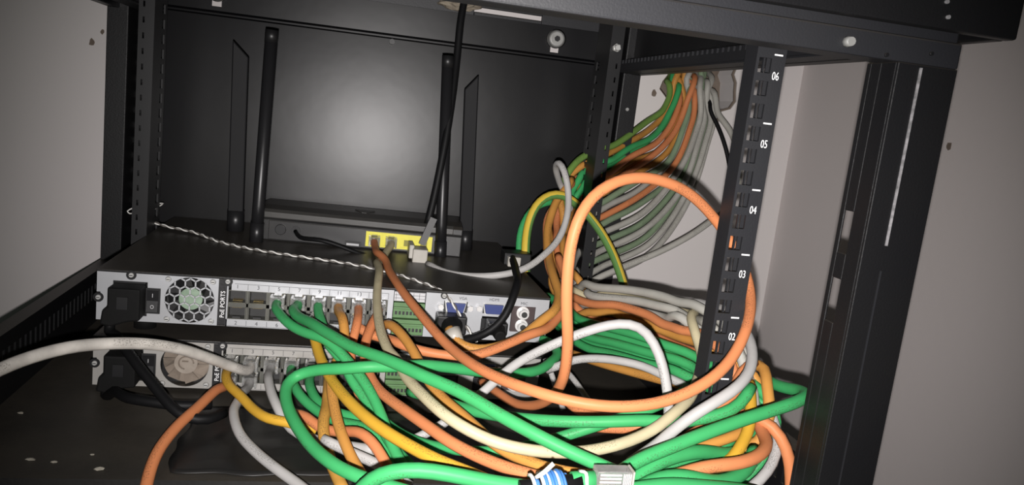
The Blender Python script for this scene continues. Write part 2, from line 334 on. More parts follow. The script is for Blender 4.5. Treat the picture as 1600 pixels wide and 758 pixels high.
# lid: roof plate with skirts that overhang front and side
ld = MB()
ld.box(XL - 0.022, XR + 0.023, 0.378, WY - 0.002, 0.398, 0.406)
ld.box(XL - 0.022, XR + 0.023, 0.378, 0.386, 0.3315, 0.398)
ld.box(XL - 0.022, XL - 0.015, 0.386, WY - 0.002, 0.3315, 0.398); ld.box(XR + 0.015, XR + 0.023, 0.386, WY - 0.002, 0.3315, 0.398)
rpart(ld, 'lid', M['black'], bev=0.0015)
fb = MB(); fb.box(XL, XR, YF, YF + 0.022, 0.3133, 0.3275); fb.box(XL, XR, YF + 0.004, YF + 0.022, 0.3275, 0.398); rpart(fb, 'front_top_beam', M['beam'], bev=0.0012)
for sx, nm in ((1, 'r'), (-1, 'l')):
    X0, X1 = (XR - 0.012, XR) if sx > 0 else (XL, XL + 0.012)
    t_ = MB(); t_.box(X0, X1, YF + 0.022, 0.955, 0.321, 0.398); rpart(t_, 'side_top_beam', M['black'])
    # toothed depth rail under the roof
    X0, X1 = (0.297, 0.299) if sx > 0 else (XL + 0.029, XL + 0.031)
    t_ = MB(); t_.box(X0, X1, YF + 0.03, 0.90, 0.323, 0.331)
    for k in range(48): t_.box(X0, X1, YF + 0.034 + k * 0.0102, YF + 0.034 + k * 0.0102 + 0.0055, 0.331, 0.3352)
    t_.box(X0, X0 + 0.018, YF + 0.03, 0.90, 0.3215, 0.3232)
    rpart(t_, 'depth_rail', M['beam'], bev=0)
# front posts: front plate, inner flange with slots
ZB = -0.058
def front_post(sx):
    t_ = MB(); fx = lambda x: x if sx > 0 else XL + XR - x
    def bx(a, b_, *r): t_.box(min(fx(a), fx(b_)), max(fx(a), fx(b_)), *r)
    bx(0.2890, XR, YF, YF + 0.002, ZB, 0.3133)
    bx(XR - 0.002, XR, YF + 0.002, YF + 0.045, ZB, 0.3133)
    ya, yb = YF + 0.002, 0.4175
    sl = [(0.2021, 0.2272), (0.1598, 0.1863)]
    sy0, sy1 = 0.4045, 0.4135
    bx(0.2890, 0.2905, ya, sy0, ZB, 0.3133); bx(0.2890, 0.2905, sy1, yb, ZB, 0.3133)
    zz = [ZB] + [z for s_ in sorted(sl) for z in s_] + [0.3133]
    for k in range(0, len(zz), 2): bx(0.2890, 0.2905, sy0, sy1, zz[k], zz[k + 1])
    return rpart(t_, 'front_post', M['black'], bev=0.0006)
fpR = front_post(1); front_post(-1)
e_ = MB(); e_.box(0.3026, 0.3040, YF - 0.0008, YF + 0.0005, 0.2110, 0.3115); rpart(e_, 'edge_strip', M['edge'], bev=0)
e_ = MB(); e_.box(0.3029, 0.3037, YF - 0.0005, YF + 0.0005, 0.05, 0.196); rpart(e_, 'seam_strip', M['beam'], bev=0)
c_ = P(1326, 65, YF - 0.001); b_ = MB(); b_.cyl((c_.x, YF - 0.004, c_.z), (c_.x, YF + 0.001, c_.z), 0.0024, 0.0033, n=10); rpart(b_, 'bolt_head', M['washer'], bev=0)
for px, py in ((1384, 86), (1454, 84), (1480, 27), (1478, 3)):
    c_ = P(px, py, YF - 0.001); b_ = MB(); yy = YF if py > 40 else 0.378; c_ = P(px, py, yy)
    b_.cyl((c_.x, yy - 0.0015, c_.z), (c_.x, yy + 0.001, c_.z), 0.0011, n=8); rpart(b_, 'rivet', M['edge'] if py < 40 else M['black'], bev=0)
# front mounting rails with square holes, unit marks and numbers
UZ = [0.3167 - 0.04346 * k for k in range(8)]
def front_rail(sx):
    t_ = MB(); fx = lambda x: x if sx > 0 else 0.037 - x
    def bx(a, b_, *r): t_.box(min(fx(a), fx(b_)), max(fx(a), fx(b_)), *r)
    YR = 0.4685; xa, xb = 0.2458, 0.2662; ha, hb = 0.2478, 0.2566; zlo, zhi = -0.02, 0.335
    bx(xa, ha, YR, YR + 0.0018, zlo, zhi); bx(hb, xb, YR, YR + 0.0018, zlo, zhi)
    hz = []
    for k in range(7):
        for q in (1 / 6, 0.5, 5 / 6): hz.append(UZ[k] - q * 0.04346)
    hz = sorted(z for z in hz if z > 0.0); edges = [zlo]
    for z in hz: edges += [z - 0.0047, z + 0.0047]
    edges.append(zhi)
    for k in range(0, len(edges), 2): bx(ha, hb, YR, YR + 0.0018, edges[k], edges[k + 1])
    bx(xa, xa + 0.0015, YR + 0.0018, YR + 0.016, zlo, zhi)
    bx(0.2563, 0.2574, YR + 0.010, YR + 0.012, zlo, zhi); bx(0.2594, 0.2634, YR + 0.0118, YR + 0.0128, zlo, zhi)
    bx(xb - 0.0015, xb, YR + 0.0018, YR + 0.0165, zlo, zhi)
    return rpart(t_, 'front_rail', M['beam'], bev=0)
rail = front_rail(1); front_rail(-1)
def sub(o, par):                              # sub-part of a rack part, kept in place
    o.parent = par; o.matrix_parent_inverse = (Matrix.Translation(RO) @ par.matrix_parent_inverse).inverted()
    return o
for k in range(7):
    t_ = MB(); t_.box(0.2578, 0.2636, 0.4682, 0.4688, UZ[k] - 0.0005, UZ[k] + 0.0005); sub(t_.build('unit_mark', M['white']), rail)
for k in range(6):
    o = text('unit_number', '%02d' % (6 - k), 0.0074, M['white'], None, (0, 0, 0), sx=0.68)
    o.location = (0.2607, 0.4683, UZ[k] - 0.31 * 0.04346); sub(o, rail)
# rear mounting rails
def rear_rail(sx):
    t_ = MB(); YR = 0.81; xe = 0.2570 if sx > 0 else -0.1910; zlo, zhi = 0.0, 0.396
    def bx(a, b_, y0, y1, z0, z1): t_.box(min(xe + sx * a, xe + sx * b_), max(xe + sx * a, xe + sx * b_), y0, y1, z0, z1)
    ztop_h = 0.322
    hz = [ztop_h - k * 0.0145 for k in range(22)]
    # inner flange running back with square holes
    ya, yb, yh0, yh1 = YR, YR + 0.050, YR + 0.031, YR + 0.042
    bx(0, 0.0015, ya, yh0, zlo, zhi); bx(0, 0.0015, yh1, yb, zlo, zhi)
    ed = [zlo] + [q for z in sorted(hz) for q in (z - 0.0045, z + 0.0045)] + [zhi]
    for k in range(0, len(ed), 2): bx(0, 0.0015, yh0, yh1, ed[k], ed[k + 1])
    # front face with short upright slots
    bx(0.0015, 0.0085, ya, ya + 0.0015, zlo, zhi); bx(0.0103, 0.0140, ya, ya + 0.0015, zlo, zhi)
    ed = [zlo] + [q for z in sorted(hz) for q in (z - 0.0028, z + 0.0028)] + [zhi]
    for k in range(0, len(ed), 2): bx(0.0085, 0.0103, ya, ya + 0.0015, ed[k], ed[k + 1])
    r_ = rpart(t_, 'rear_rail', M['darkrail'], bev=0)
    return r_
rrR = rear_rail(1); rear_rail(-1)
c_ = P(962, 75, 0.808); b_ = MB(); b_.cyl((c_.x, 0.803, c_.z), (c_.x, 0.811, c_.z), 0.0042, n=6); b_.cyl((c_.x, 0.800, c_.z), (c_.x, 0.803, c_.z), 0.0026, 0.0036, n=12); rpart(b_, 'rail_bolt', M['steel'], bev=0)
for sx in (1, -1):
    t_ = MB()
    X0, X1 = (0.306, XR) if sx > 0 else (XL, XL + 0.0205)
    t_.box(X0, X1, 0.8976, 0.8996, ZB, 0.397); xi = X0 if sx > 0 else X1 - 0.002
    t_.box(xi, xi + 0.002, 0.8996, 0.955, ZB, 0.397)
    rpart(t_, 'rear_post', M['black'])
c_ = P(980, 171, 0.897); b_ = MB(); b_.cyl((c_.x, 0.8962, c_.z), (c_.x, 0.899, c_.z), 0.002, n=10); rpart(b_, 'rivet', M['washer'], bev=0)
# bottom: floor plate, sill, vented side bars
fp = MB(); fp.box(XL + 0.012, XR - 0.012, 0.506, 0.95, -0.0015, 0.0); fp.box(XL + 0.012, XR - 0.012, 0.506, 0.508, -0.012, -0.0015); fp.box(XL + 0.012, XR - 0.012, YF + 0.004, 0.506, -0.014, -0.012)
rpart(fp, 'rack_floor', M['floor'], bev=0)
sl = MB(); sl.box(XL, XR, YF, YF + 0.004, ZB, -0.012); sl.box(XL, XR, YF + 0.004, 0.95, ZB, ZB + 0.003); rpart(sl, 'bottom_shell', M['black'])
def vent_bar(sx):
    X0, X1 = (XR - 0.0125, XR - 0.011) if sx > 0 else (XL + 0.011, XL + 0.0125)
    t_ = MB(); z0, z1, zt = 0.026, 0.0415, 0.0525
    ya, yb = 0.43, 0.9; n = 46; st_ = (yb - ya) / n
    t_.box(X0, X1, YF + 0.045, 0.955, 0.0, z0); t_.box(X0, X1, YF + 0.045, 0.955, z1, zt)
    for k in range(n): t_.box(X0, X1, ya + k * st_ + 0.004, ya + (k + 1) * st_, z0, z1)
    t_.box(X0, X1, yb + 0.004, 0.955, z0, z1)
    a, b_ = (X0, XR) if sx > 0 else (XL, X1)
    t_.box(a, b_, YF + 0.045, 0.955, zt, zt + 0.0018)
    o = XR - 0.0015 if sx > 0 else XL
    t_.box(o, o + 0.0015, YF + 0.045, 0.955, 0.045, zt); t_.box(o, o + 0.0015, YF + 0.045, 0.955, ZB, 0.012)
    rpart(t_, 'vented_side_bar', M['black'], bev=0)
vent_bar(1); vent_bar(-1)

# ================================================================== network video recorders
NW, NH, ND, NY = 0.375, 0.0415, 0.275, 0.66
def recorder(X0, Z0, label, plate, dusty, feet):
    r = empty('network_video_recorder', (X0 + NW / 2, NY + ND / 2, Z0 - feet)); tag(r, label, 'recorder', 'stacked video recorders')
    off = Vector((-NW / 2, -ND / 2, feet))     # local origin: lower left corner of the connector face
    def B(mb, name, m, parent=None, bev=0.0):
        o = mb.build(name, m, parent or r, off if parent is None else (0, 0, 0), bev); return o
    def bx(mb, s0, s1, t0, t1, y0, y1, mi=0):  # millimetres: across from the left, down from the top, back from the face
        mb.box(s0 / 1e3, s1 / 1e3, y0 / 1e3, y1 / 1e3, NH - t1 / 1e3, NH - t0 / 1e3, mi); return mb
    ch = MB(); bx(ch, 0, 375, 0, 41.5, 14, ND * 1e3); bx(ch, 0, 375, 0, 1.0, 0.6, 14); bx(ch, 0, 375, 40.5, 41.5, 0.6, 14); bx(ch, 0, 1, 1, 40.5, 0.6, 14); bx(ch, 374, 375, 1, 40.5, 0.6, 14); bx(ch, 92, 100, 1, 40.5, 0.6, 3)
    B(ch, 'case', M['nvr'], bev=0.0006)
    # lip of the lid, just above the plate
    lp = MB(); bx(lp, -0.5, 375.5, -1.2, 0.6, -1.0, ND * 1e3 - 1); B(lp, 'cover', M['nvr'], bev=0.0005)
    pl = MB()
    def bxp(*a): bx(pl, *a)   # always the plate in hand
    bxp(0, 12, 0.8, 17.5, -0.4, 0.6); bxp(2.8, 12, 17.5, 26, -0.4, 0.6); bxp(0, 12, 26, 40.7, -0.4, 0.6)
    bxp(12, 50, 0.8, 7.5, -0.4, 0.6); bxp(12, 50, 36, 40.7, -0.4, 0.6); bxp(48, 50, 7.5, 36, -0.4, 0.6); bxp(38, 48, 7.5, 12, -0.4, 0.6); bxp(38, 48, 33.5, 36, -0.4, 0.6)
    fc = (70.5, 20.4)
    pl.holed(0.050, 0.0925, NH - 0.0407, NH - 0.0008, fc[0] / 1e3, NH - fc[1] / 1e3, 0.0192, -0.0004, 0.0006, n=40)
    B(pl, 'rear_plate', plate); pl = MB()
    bxp(231.5, 236, 0.8, 40.7, -0.4, 0.6); B(pl, 'divider_strip', plate); pl = MB()
    bxp(264, 280, 0.8, 40.7, -0.4, 0.6); bxp(280, 341, 0.8, 7, -0.4, 0.6); bxp(301, 315, 7, 40.7, -0.4, 0.6); bxp(280, 301, 17, 20, -0.4, 0.6); bxp(280, 301, 38, 40.7, -0.4, 0.6)
    bxp(331, 341, 7, 40.7, -0.4, 0.6); bxp(315, 331, 16.5, 19, -0.4, 0.6); bxp(315, 331, 33, 40.7, -0.4, 0.6); bxp(341, 363, 0.8, 8, -0.4, 0.6); bxp(341, 363, 31, 40.7, -0.4, 0.6); bxp(363, 375, 0.8, 40.7, -0.4, 0.6)
    B(pl, 'socket_plate', plate)
    bk = MB(); bx(bk, 12, 50, 7, 36.5, 6, 14); bx(bk, 236, 264, 0.8, 41, 5, 14); bx(bk, 280, 363, 6, 41, 8, 14); B(bk, 'backing', M['cavity'])
    # fan
    fx, fz = fc[0] / 1e3, NH - fc[1] / 1e3
    fan = MB(); fan.cyl((fx, 0.0035, fz), (fx, 0.010, fz), 0.0092, n=24); fo = B(fan, 'fan_hub', M['fan_dusty_hub'] if dusty else M['fan_hub'])
    bl = MB()
    for k in range(7):
        a0 = 2 * math.pi * k / 7
        q = [(0.009, a0), (0.0185, a0 + 0.25), (0.0185, a0 + 0.80), (0.009, a0 + 0.62)]
        b0 = len(bl.v)
        for (rr, a), yy in zip(q, (0.004, 0.004, 0.0085, 0.0085)): bl.v.append((fx + rr * math.cos(a), yy, fz + rr * math.sin(a)))
        for (rr, a), yy in zip(q, (0.005, 0.005, 0.0095, 0.0095)): bl.v.append((fx + rr * math.cos(a), yy, fz + rr * math.sin(a)))
        for f_ in ((0, 1, 2, 3), (7, 6, 5, 4), (0, 4, 5, 1), (1, 5, 6, 2), (2, 6, 7, 3), (3, 7, 4, 0)): bl.f.append([b0 + i for i in f_]); bl.m.append(0); bl.smooth.append(False)
    B(bl, 'fan_blades', M['fan_dusty'] if dusty else M['plastic'])
    if dusty:
        gr = MB()
        gr.tube([(fx + 0.0062 * math.cos(a * .35) * (1 - a * 0.012), 0.0033, fz + 0.0062 * math.sin(a * .35) * (1 - a * 0.012)) for a in range(14)], 0.0006, 6); gr.box(fx - 0.003, fx + 0.002, 0.003, 0.0036, fz + 0.001, fz + 0.0022); B(gr, 'fan_swirl_mark', M['fan_dusty'])
        db = MB(); db.cyl((fx, 0.0105, fz), (fx, 0.0115, fz), 0.0192, n=32); B(db, 'fan_dust', M['fan_dusty'])
    else:
        hx = MB(); p_ = 0.0079; a_ = p_ / math.sqrt(3); seen = set()
        for i in range(-4, 5):
            for j in range(-4, 5):
                cx, cz = fx + p_ * (i + 0.5 * (j % 2)), fz + 1.5 * a_ * j
                vs = [(cx + a_ * math.cos(math.radians(60 * k + 30)), cz + a_ * math.sin(math.radians(60 * k + 30))) for k in range(6)]
                for k in range(6):
                    A, Bq = vs[k], vs[(k + 1) % 6]; key = (round((A[0] + Bq[0]) * 5e4), round((A[1] + Bq[1]) * 5e4))
                    if key in seen: continue
                    seen.add(key)
                    rA, rB = math.hypot(A[0] - fx, A[1] - fz), math.hypot(Bq[0] - fx, Bq[1] - fz)
                    if min(rA, rB) > 0.0190: continue
                    if max(rA, rB) > 0.0194:      # clip the bar at the rim
                        O_, I_ = (A, Bq) if rA > rB else (Bq, A); t_ = 1.0
                        while math.hypot(I_[0] + (O_[0] - I_[0]) * t_ - fx, I_[1] + (O_[1] - I_[1]) * t_ - fz) > 0.0194: t_ -= 0.05
                        A, Bq = I_, (I_[0] + (O_[0] - I_[0]) * t_, I_[1] + (O_[1] - I_[1]) * t_)
                    d = Vector((Bq[0] - A[0], Bq[1] - A[1])); L_ = d.length
                    if L_ < 1e-5: continue
                    d /= L_; n_ = Vector((-d.y, d.x)) * 0.00058
                    hx.prism([(A[0] - n_.x, A[1] - n_.y), (Bq[0] - n_.x, Bq[1] - n_.y), (Bq[0] + n_.x, Bq[1] + n_.y), (A[0] + n_.x, A[1] + n_.y)], 'y', -0.0004, 0.0006)
        B(hx, 'fan_grille', plate)
    # screws
    for s_, t_, big in ((53.5, 3.6, 0), (88, 3.6, 0), (53.5, 37.3, 0), (88, 37.3, 0), (1.5, 22, 1), (25.5, 2.2, 1), (99.6, 2.4, 1), (279.5, 2.6, 1)):
        sm = MB()
        if big: sm.cyl((s_ / 1e3, -0.0012, NH - t_ / 1e3), (s_ / 1e3, 0.0, NH - t_ / 1e3), 0.0039 if s_ < 200 else 0.003, n=20, mi=1)
        sm.cyl((s_ / 1e3, -0.0024, NH - t_ / 1e3), (s_ / 1e3, -0.0006, NH - t_ / 1e3), 0.0016, 0.0024, n=14)
        sm.box(s_ / 1e3 - 0.0013, s_ / 1e3 + 0.0013, -0.0026, -0.0020, NH - t_ / 1e3 - 0.0003, NH - t_ / 1e3 + 0.0003, 1)
        B(sm, 'screw', [M['steel'], M['plastic']])
    # mains inlet, rocker switch
    il = MB(); bx(il, 13, 36, 8, 35, 0.5, 7); bx(il, 12.5, 36.5, 7.6, 9.5, -1, 0.6); bx(il, 12.5, 36.5, 33.5, 35.5, -1, 0.6); B(il, 'power_inlet', M['plastic'], bev=0.0005)
    sw = MB(); bx(sw, 36.5, 48, 12, 33.5, -1.2, 4); so = B(sw, 'switch_frame', M['plastic'], bev=0.0005)
    rk = MB(); rk.prism([(-0.0012, NH - .0315), (-0.0034, NH - .0315), (-0.0018, NH - .0225), (-0.0030, NH - .014), (-0.0012, NH - .014)], 'x', 0.038, 0.0465); rk.build('rocker', M['plastic'], so)
    text('switch_mark', 'I', 0.0046, M['label'], so, (0.0425, -0.0030, NH - 0.0178)); text('switch_mark', 'O', 0.0046, M['label'], so, (0.0425, -0.0036, NH - 0.0272), sx=0.8)
    # the port block: sixteen sockets, numbered strips
    pb = MB(); q0, q1 = 99.2, 231.5; cw = (q1 - q0) / 8
    for a, b_ in ((0.8, 9.6), (34.4, 40.7)): bx(pb, q0 + (3.5 if a < 5 else 0), q1, a, b_, -0.6, 0.6)
    bx(pb, q0, q0 + 1.1, 5.6, 40.7, -0.6, 0.6)
    po = B(pb, 'port_block', plate)
    fr = MB()
    bx(fr, q0 + 1.1, q1, 20.6, 23.6, -0.3, 8)
    for k in range(9):
        wd = 1.3 if k % 2 == 0 else 0.8
        if k == 0: continue
        bx(fr, q0 + k * cw - wd, q0 + k * cw + (wd if k < 8 else 0), 9.6, 34.4, -0.3, 8)
    fr.build('port_frame', M['port'], po)
    if 'port' not in recorder.cache:
        pm = MB(); hw, hh, dp = cw / 2e3 - 0.0010, 0.0055, 0.011
        pm.box(-hw, hw, dp, dp + .001, -hh, hh, 1); pm.box(-hw, hw, 0, dp, -hh, -hh + .0006); pm.box(-hw, hw, 0, dp, hh - .0006, hh); pm.box(-hw, -hw + .0006, 0, dp, -hh, hh); pm.box(hw - .0006, hw, 0, dp, -hh, hh)
        pm.box(-0.0032, 0.0032, 0.001, 0.003, hh - 0.0022, hh - 0.0006, 1)
        for k in range(8): pm.box(-0.0036 + k * 0.00102, -0.0036 + k * 0.00102 + 0.0004, 0.003, 0.010, -hh + 0.0012, -hh + 0.0018, 2)
        recorder.cache['port'] = pm.mesh('port', [M['port'], M['cavity'], M['gold']])
    for c in range(8):
        for row in range(2):
            s_ = q0 + (c + 0.5) * cw; t_ = 15.1 if row == 0 else 29.0
            o = obj('port', recorder.cache['port'], po, (s_ / 1e3, 0.0, NH - t_ / 1e3))
            if row == 1: o.rotation_euler = (0, math.pi, 0)
            o = text('port_number', str(2 * c + 1 + row), 0.0046, M['ink'], po, (s_ / 1e3, -0.00075, NH - (6.4 if row == 0 else 37.6) / 1e3))
    gl = MB()
    for k in range(9):
        x = q0 + k * cw
        if k > 0: bx(gl, x - 0.15, x + 0.15, 4.0, 9.0, -0.7, -0.5)
        bx(gl, x - 0.15, x + 0.15, 35.2, 40.0, -0.7, -0.5)
    bx(gl, q0 + 6, q1, 3.8, 4.1, -0.7, -0.5); bx(gl, q0 + 1, q1, 39.9, 40.2, -0.7, -0.5); gl.build('label_rule', M['ink'], po)
    text('port_lettering', 'PoE PORTS', 0.0050, M['white'], r, Vector((0.0962, 0.0004, NH - 0.0225)) + off, (math.pi / 2, -math.pi / 2, 0), sx=0.95)
    # alarm terminals
    lb = MB(); bx(lb, 236.6, 263.4, 1.8, 10, -0.5, 0.6)
    for a in (4.4, 7.2): bx(lb, 237, 263, a, a + 0.3, -0.7, -0.4, 1)
    for k in range(6): bx(lb, 238 + k * 5, 238.3 + k * 5, 2.2, 9.6, -0.7, -0.4, 1)
    B(lb, 'terminal_label', [M['label'], M['ink']])
    for t0 in (11, 26):
        tm = MB(); bx(tm, 236.5, 263.5, t0, t0 + 13.5, -2.5, 5); bx(tm, 236.5, 263.5, t0 + 3.2, t0 + 5, -5.0, -2.5)
        to = B(tm, 'terminal_block', M['green_block'], bev=0.0004)
        for k in range(8):
            sc = MB(); bx(sc, 238 + k * 3.2, 240 + k * 3.2, t0 + 7.5, t0 + 10.5, -2.9, -2.4); sc.build('terminal_hole', M['cavity'], to)
    # screen sockets with hexagonal standoffs, HDMI, audio jacks
    for sx0, t0 in ((281.5, 8.0), (315.5, 7.5)):
        vg = MB(); z0, z1 = NH - (t0 + 8.5) / 1e3, NH - t0 / 1e3; a, b_ = sx0 / 1e3, (sx0 + 17.5) / 1e3
        vg.prism([(a, z1), (b_, z1), (b_ - 0.002, z0), (a + 0.002, z0)], 'y', -0.0045, 0.003)
        vo = B(vg, 'screen_socket', M['vga'], bev=0.0006)
        sh = MB(); sh.prism([(a - 0.001, z1 + 0.001), (b_ + 0.001, z1 + 0.001), (b_ - 0.001, z0 - 0.001), (a + 0.001, z0 - 0.001)], 'y', -0.0015, 0.002); sh.build('socket_shell', M['steel'], vo)
        for xx in (a - 0.0042, b_ + 0.0042):
            hx = MB(); hx.cyl((xx, -0.005, (z0 + z1) / 2), (xx, 0.0005, (z0 + z1) / 2), 0.0026, n=6); hx.build('standoff', M['chrome'], vo)
    hd = MB(); bx(hd, 314.5, 331.5, 21, 32, -1, 6); bx(hd, 282, 300, 20.5, 37, -0.8, 6); B(hd, 'lower_socket', M['plastic'], bev=0.0004)
    jp = MB(); bx(jp, 341.5, 362.5, 8, 31, -0.6, 1); bx(jp, 341.5, 362.5, 31, 31.6, -0.6, 1); B(jp, 'jack_plate', M['brown_plate'])
    for t_ in (13.8, 25.6):
        jk = MB(); cx, cz = 0.3515, NH - t_ / 1e3; jk.cyl((cx, -0.008, cz), (cx, 0, cz), 0.0042, n=20); jk.cyl((cx, -0.0015, cz), (cx, 0, cz), 0.0058, n=20); jk.cyl((cx, -0.0083, cz), (cx, -0.007, cz), 0.0027, n=14, mi=1)
        B(jk, 'audio_jack', [M['chrome'], M['cavity']])
    text('jack_lettering', 'MIC', 0.0038, M['ink'], r, Vector((0.352, -0.00055, NH - 0.0055)) + off); text('screen_lettering', 'VGA', 0.0036, M['ink'], r, Vector((0.2965, -0.00055, NH - 0.0042)) + off); text('screen_lettering', 'HDMI', 0.0036, M['ink'], r, Vector((0.3245, -0.00055, NH - 0.0036)) + off)
    for s_ in (30, 345):
        for yy in (0.03, ND - 0.03):
            ft = MB(); ft.cyl((s_ / 1e3, yy, -feet), (s_ / 1e3, yy, 0.0002), 0.009, n=18); B(ft, 'foot', M['rubber'])
    return r
recorder.cache = {}
N1 = (-0.1911, 0.0588); N2 = (-0.1925, 0.0032)
recorder(N1[0], N1[1], 'upper video recorder with clean silver back plate, standing on the lower recorder', M['silver'], False, 0.0128)
recorder(N2[0], N2[1], 'lower video recorder with dusty fan and back plate, standing on the rack floor', M['silver_dusty'], True, 0.0032)
def port(dev, col, row):                     # world point at the mouth of a socket (columns from 1, row 0 on top)
    x0, z0 = N1 if dev == 1 else N2
    return Vector((x0 + (99.2 + (col - 0.5) * 16.54) / 1e3, NY, z0 + NH - (15.1 if row == 0 else 29.0) / 1e3))

# ================================================================== wifi router
RT = (0.010, 0.828, 0.1015); RZ = math.radians(-5)
rt = empty('wifi_router', RT, RZ); tag(rt, 'black four-antenna router with yellow ports, standing on the upper recorder', 'router')
def rl(px, py, dy=0.0):                       # photograph point on the router's rear face, in router space
    return rt_inv @ (lambda: P(px, py, 0.828))()
rt_m = Matrix.Translation(RT) @ Matrix.Rotation(RZ, 4, 'Z'); rt_inv = rt_m.inverted()
bd = MB()
bd.prism([(0.0, 0.0), (0.0, 0.0225), (-0.002, 0.0235), (-0.002, 0.030), (0.004, 0.0325), (0.030, 0.0335), (0.088, 0.0315), (0.098, 0.024), (0.098, 0.004), (0.09, 0.0)], 'x', -0.106, 0.113)
bd.build('body', M['router'], rt, bev=0.0012)
rg = MB(); rg.prism([(-0.0026, 0.0240), (-0.0026, 0.0300), (0.003, 0.0331), (0.003, 0.024)], 'x', -0.096, 0.103); rg.build('top_ridge', M['router_ridge'], rt, bev=0.0008)
fp_ = MB(); fp_.box(-0.089, 0.086, -0.0012, 0.001, 0.0012, 0.0212); fp_.build('port_panel', M['router'], rt, bev=0.0006)
v_ = MB(); v_.prism([(-0.006, 0.052), (0.016, 0.052), (0.008, 0.030), (0.003, 0.030)], 'z', 0.0330, 0.0338); v_.build('top_wedge', M['router_ridge'], rt)  # paler raised wedge on the router top
b_ = MB(); b_.cyl((-0.0765, -0.0035, 0.0125), (-0.0765, 0, 0.0125), 0.0056, n=20); b_.build('power_button', M['plastic'], rt, bev=0.0005)
b_ = MB(); b_.cyl((-0.061, -0.0022, 0.0125), (-0.061, 0, 0.0125), 0.0050, n=18); b_.build('power_jack', M['plastic'], rt)
b_ = MB(); b_.box(-0.0095, 0.0065, -0.002, 0, 0.0015, 0.007, 1); b_.box(-0.008, 0.005, -0.0035, -0.0015, 0.0028, 0.0050, 0); b_.build('usb_port', [M['label'], M['cavity']], rt)
yb = MB(); X0, X1, z0, z1 = 0.0115, 0.0815, 0.0035, 0.0195; pw = (X1 - X0) / 4
yb.box(X0, X1, -0.0025, 0.000, z1 - 0.0022, z1); yb.box(X0, X1, -0.0025, 0.000, z0, z0 + 0.0024)
for k in range(5): yb.box(X0 + k * pw - (0.0014 if k else 0), X0 + k * pw + (0.0014 if k < 4 else 0), -0.0025, 0.0, z0 + 0.0024, z1 - 0.0022)
ybo = yb.build('port_block', M['yellow_block'], rt)
for k in range(4):
    pc = MB(); xc = X0 + (k + .5) * pw; pc.box(xc - pw / 2 + 0.001, xc + pw / 2 - 0.001, -0.0015, -0.0008, z0 + 0.001, z1 - 0.001, 0); pc.box(xc - 0.0035, xc + 0.0035, -0.0020, -0.0010, z0 + 0.0035, z1 - 0.006, 1); pc.build('port', [M['yellow_block'], M['yellow_dark']], ybo)
def router_port(k): return rt_m @ Vector((X0 + (k + .5) * pw, -0.0025, 0.0115))
def antenna(b0, t0, rad, flat, face):
    a = empty('antenna'); a.parent = rt; a.matrix_parent_inverse = rt_inv
    b0 = Vector(b0); t0 = Vector(t0); d = (t0 - b0).normalized()
    hg = MB(); hg.cyl(b0 - d * 0.010, b0 + d * 0.012, rad * 1.12, n=16); hg.cyl(b0 + Vector((0, 0.0, 0)), b0 + Vector((0, 0.02, 0)), rad * 0.8, n=12); hg.build('hinge', M['antenna'], a)
    sh = MB()
    if not flat:
        sh.tube([b0 + d * 0.008, b0 + d * 0.03, t0 - d * 0.012], rad, 18); sh.build('shaft', M['antenna'], a)
        cp = MB(); cp.cyl(t0 - d * 0.012, t0, rad * 1.03, n=18); cp.build('tip', M['plastic'], a)
    else:                                     # flat blade with a bevelled tip
        L_ = (t0 - b0).length; s_ = face; wv = Vector((1, 0, 0)); wv = (wv - d * wv.dot(d)).normalized(); nv = d.cross(wv)
        prof = [(-rad, 0.006), (rad, 0.006), (rad, L_ - (0 if s_ > 0 else 0.016)), (-rad, L_ - (0.016 if s_ > 0 else 0))]
        i0 = len(sh.v)
        for th in (-0.0042, 0.0042):
            for (u_, h_) in prof: sh.v.append(tuple(b0 + wv * u_ + d * h_ + nv * th))
        for q in ((0, 1, 2, 3), (7, 6, 5, 4), (0, 4, 5, 1), (1, 5, 6, 2), (2, 6, 7, 3), (3, 7, 4, 0)): sh.f.append([i0 + i for i in q]); sh.m.append(0); sh.smooth.append(False)
        sh.build('blade', M['blade'], a, bev=0.0012)
antenna(P(401, 366, 0.822), P(425, 47, 0.822), 0.0062, False, 0)
antenna(P(688, 394, 0.818), P(700, 87, 0.818), 0.0060, False, 0)
antenna(P(368, 346, 0.872), P(377, 64, 0.872), 0.0080, True, -1)
antenna(P(727, 376, 0.868), P(737, 117, 0.868), 0.0074, True, 1)

# ================================================================== cables
RC = 0.0036
def plug(parent, at, dirv, up=Vector((0, 0, 1)), material=None, scale=1.0, boot=None):   # clear modular plug: body, locking clip, contacts
    d = Vector(dirv).normalized(); u = (up - d * up.dot(d)).normalized(); r_ = d.cross(u)
    m4 = Matrix((r_, d, u)).transposed().to_4x4(); m4.translation = Vector(at)
    if 'm' not in plug.c:
        pm = MB(); pm.box(-0.0058, 0.0058, -0.0115, 0.010, -0.0040, 0.0040)
        pm.prism([(-0.010, 0.0052), (0.008, 0.0040), (0.008, 0.0050), (-0.0115, 0.0068)], 'x', -0.0030, 0.0030)
        pm.box(-0.0058, -0.0040, -0.0125, -0.0005, -0.0050, 0.0050); pm.box(0.0040, 0.0058, -0.0125, -0.0005, -0.0050, 0.0050)
        plug.c['m'] = pm
        cm = MB()
        for k in range(8): cm.box(-0.0037 + k * 0.00102, -0.0037 + k * 0.00102 + 0.00045, 0.0035, 0.0095, -0.0044, -0.0036)
        plug.c['c'] = cm.mesh('contact', M['gold'])
    key = (material or M['clear']).name
    if key not in plug.c: plug.c[key] = plug.c['m'].mesh('plug', material or M['clear'])
    o = obj('plug', plug.c[key], parent); o.matrix_world = m4
    c_ = obj('contact', plug.c['c'], o)
    return o
plug.c = {}
PENDING = []
